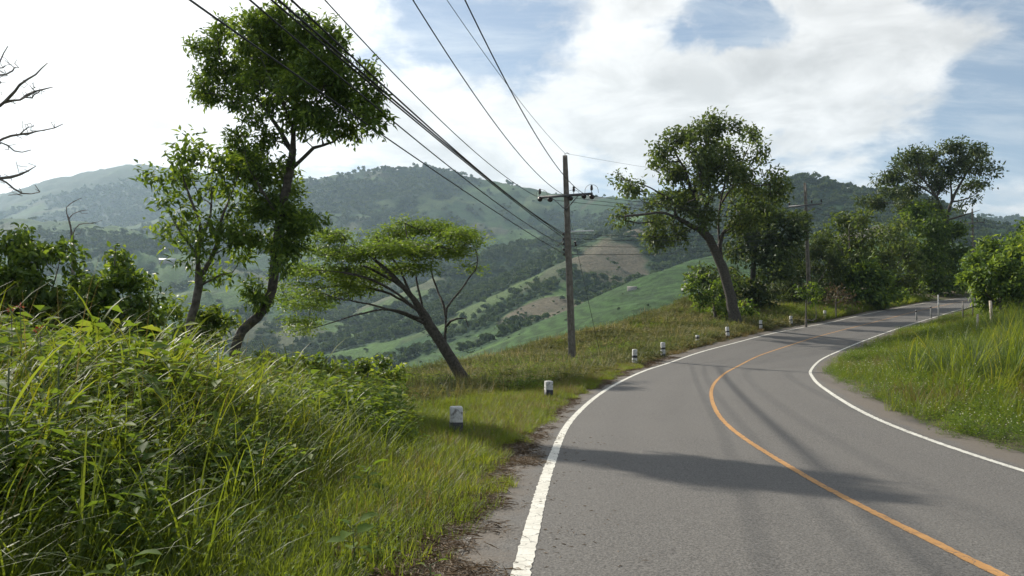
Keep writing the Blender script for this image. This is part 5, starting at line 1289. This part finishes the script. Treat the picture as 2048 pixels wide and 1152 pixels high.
# weeds on the inner side of the bend
weeds = [herb(12, .34, .05, .026, M['leaf_weed'], 9, .17, 2) for _ in range(4)] + [herb(8, .28, .07, .035, M['leaf_weed'], 7, .16) for _ in range(2)]
grassr = [tuft(26, .16, (.25, .75), (.007, .014), .4, (.4, 1.7), M['grass_short'], 5) for _ in range(3)]
p, yy, d = scatter(34000, sY(8), sY(84), -30, -3.4, lambda y, d, p: sstep(d + (patch(p, .9, 71) - .5) * .9, .38, .8) * np.interp(d, [.6, 5, 12, 30], [1, .9, .7, .5]))
put('roadside_weeds', weeds, p, .7, 1.35, size=np.interp(d, [.4, 1.5, 3, 7], [.45, .7, .85, 1.15]) * (.15 + 1.7 * patch(p, .75, 72)))
p, yy, d = scatter(20000, sY(8), sY(84), -30, -3.7, lambda y, d, p: sstep(patch(p, .3, 74), .38, .55) * sstep(d, .5, 1.2) * np.interp(d, [.8, 3, 10, 30], [.5, .8, .8, .6]))
put('roadside_grass', grassr, p, .7, 1.4, size=np.interp(d, [.6, 3, 8], [.5, .8, 1.2]) * (.2 + 1.6 * patch(p, .6, 75)))
p, yy, d = scatter(11000, sY(8), sY(84), -30, -3.9, lambda y, d, p: sstep(patch(p, .4, 82), .46, .62) * sstep(d, .9, 1.5) * .6)
put('roadside_dry_grass', [tuft(24, .15, (.2, .6), (.005, .010), .4, (.4, 1.6), M['grass_dry'], 5) for _ in range(3)], p, .8, 1.4)
reeds = [tuft(20, .2, (.9, 1.9), (.016, .032), .22, (.5, 1.7), M['grass_short'], 6) for _ in range(2)] + [tuft(26, .2, (.7, 1.5), (.009, .018), .3, (.5, 1.6), M['grass_silver'], 6) for _ in range(3)]
p, yy, d = scatter(9000, sY(12), sY(84), -30, -7.0, lambda y, d, p: sstep(d + (patch(p, .28, 78) - .5) * 6, 4.5, 8.5) * .6)
c1 = at(1930, 770, 25.0); c2 = at(1985, 800, 22.0); c3 = at(2020, 690, 30.0)
q = np.vstack([c + np.c_[g.normal(0, r_, (n_, 2)), np.zeros(n_)] for c, r_, n_ in ((c1, .9, 70), (c2, .8, 45), (c3, 1.3, 90))])
q[:, 2] = ground_z(q[:, 0], q[:, 1]); p = np.vstack([p, q]); d = np.r_[d, np.full(len(q), 8.0)]
put('reeds', reeds, p, .65, 1.25, size=np.interp(d, [3, 7, 12], [.6, .95, 1.2]))

# ------------------------------------------------------------------ single foreground plants
def leafy_plant(px, v, Y, n, L, W, label, h, mat, seed, name='broadleaf_plant', cat='plant'):
    gg = np.random.default_rng(seed)
    c = at(px, v, Y); z = gz(c[0], c[1])
    root = empty(name, (c[0], c[1], z), label, cat)
    H = c[2] - z
    mb = MB(); mb.prism([(0, 0, -.05), (.01, .01, H * .5), (0, 0, H)], [.006, .005, .003], 6); mb.build('stem', M['grass_stem'], root)
    for i in range(n):
        a = i * 2.4 + gg.uniform(-.3, .3); zz = H * (1 - .55 * (i / n) ** 1.2)
        d = np.array([math.cos(a), math.sin(a), .35 - .5 * i / n + gg.uniform(-.1, .2)]); sc = gg.uniform(.75, 1.15)
        me = leaves_mesh('leaf', np.array([[0, 0, zz]]) + d * .04, d[None], np.array([[gg.normal(0, .2), gg.normal(0, .2), 1]]), L * sc, W * sc, mat, np.array([gg.uniform(.4, 1)]), .14, 2)
        lf = link('leaf', me, root)
        mb = MB(); mb.prism([(0, 0, zz - .01), tuple(np.array([0, 0, zz]) + d * .045)], .0022, 4); mb.build('leaf_stalk', M['grass_stem'], lf)
M['grass_stem'] = plain_mat('grass_stem', (0.05, 0.08, 0.025), (0.09, 0.12, 0.04), 30, .6)
leafy_plant(250, 1118, 3.9, 9, .15, .062, 'sunlit broadleaf plant at the bottom edge left of the bright verge', 0, M['leaf_herb'], 3)
leafy_plant(705, 1050, 4.9, 7, .14, .085, 'low broadleaf plant with wide pale leaves in the bright verge grass', 0, M['leaf_herb'], 8)
leafy_plant(735, 935, 7.4, 6, .16, .10, 'small broadleaf weed at the edge of the dark grass behind the bright verge', 0, M['leaf_herb'], 5)
leafy_plant(860, 1128, 4.6, 5, .07, .04, 'tiny yellow-leaved weed at the shoulder edge', 0, M['leaf_herb'], 6)
def reed_plant(px, v, Y, n, label, seed):
    gg = np.random.default_rng(seed); c = at(px, v, Y); z = gz(c[0], c[1]); root = empty('reed_plant', (c[0], c[1], z), label, 'plant', 'tall reed plants standing out of the left grass')
    H = c[2] - z
    mb = MB(); mb.prism([(0, 0, -.05), (0, 0, H * .8)], [.009, .005], 6); mb.build('stem', M['grass_stem'], root)
    for i in range(n):
        a = (0 if i % 2 else math.pi) + gg.normal(.2, .5)
        me = blades_mesh('leaf', np.array([[0, 0, H * (.25 + .5 * i / n)]]), np.array([a]), np.array([gg.uniform(.5, .85)]), np.array([gg.uniform(.026, .04)]), np.array([gg.uniform(.25, .6)]), np.array([gg.uniform(.5, 1.6)]), M['leaf_bright'], np.array([gg.uniform(.3, 1)]), 8)
        link('leaf', me, root)
reed_plant(258, 775, 7.0, 7, 'upright reed plant with broad blades before the leafy shrub', 2)
reed_plant(20, 650, 4.6, 8, 'tall reed plant with arching blades at the far left edge', 4)
reed_plant(120, 640, 5.4, 8, 'tall reed plant with arching blades in front of the red flowers', 9)
reed_plant(345, 735, 6.5, 6, 'arching reed plant in the middle of the left grass, right of the upright one', 12)
# ------------------------------------------------------------------ haze
hz = MB()
hx0, hx1, hy0, hy1, hz0, hz1 = -4000, 4100, -900, 4300, -130, 760
hz.box(((hx0 + hx1) / 2, (hy0 + hy1) / 2, (hz0 + hz1) / 2), (hx1 - hx0, hy1 - hy0, hz1 - hz0))
hm = bpy.data.materials.new('air'); hm.use_nodes = True
t = NT(hm.node_tree); t.n.clear()
out = t.new('ShaderNodeOutputMaterial'); pvn = t.new('ShaderNodeVolumePrincipled')
pvn.inputs['Color'].default_value = (0.62, 0.82, 1.0, 1)
pvn.inputs['Density'].default_value = HAZE
pvn.inputs['Anisotropy'].default_value = 0.35
t.l.new(pvn.outputs[0], out.inputs['Volume'])
tag(hz.build('haze', hm), kind='stuff')
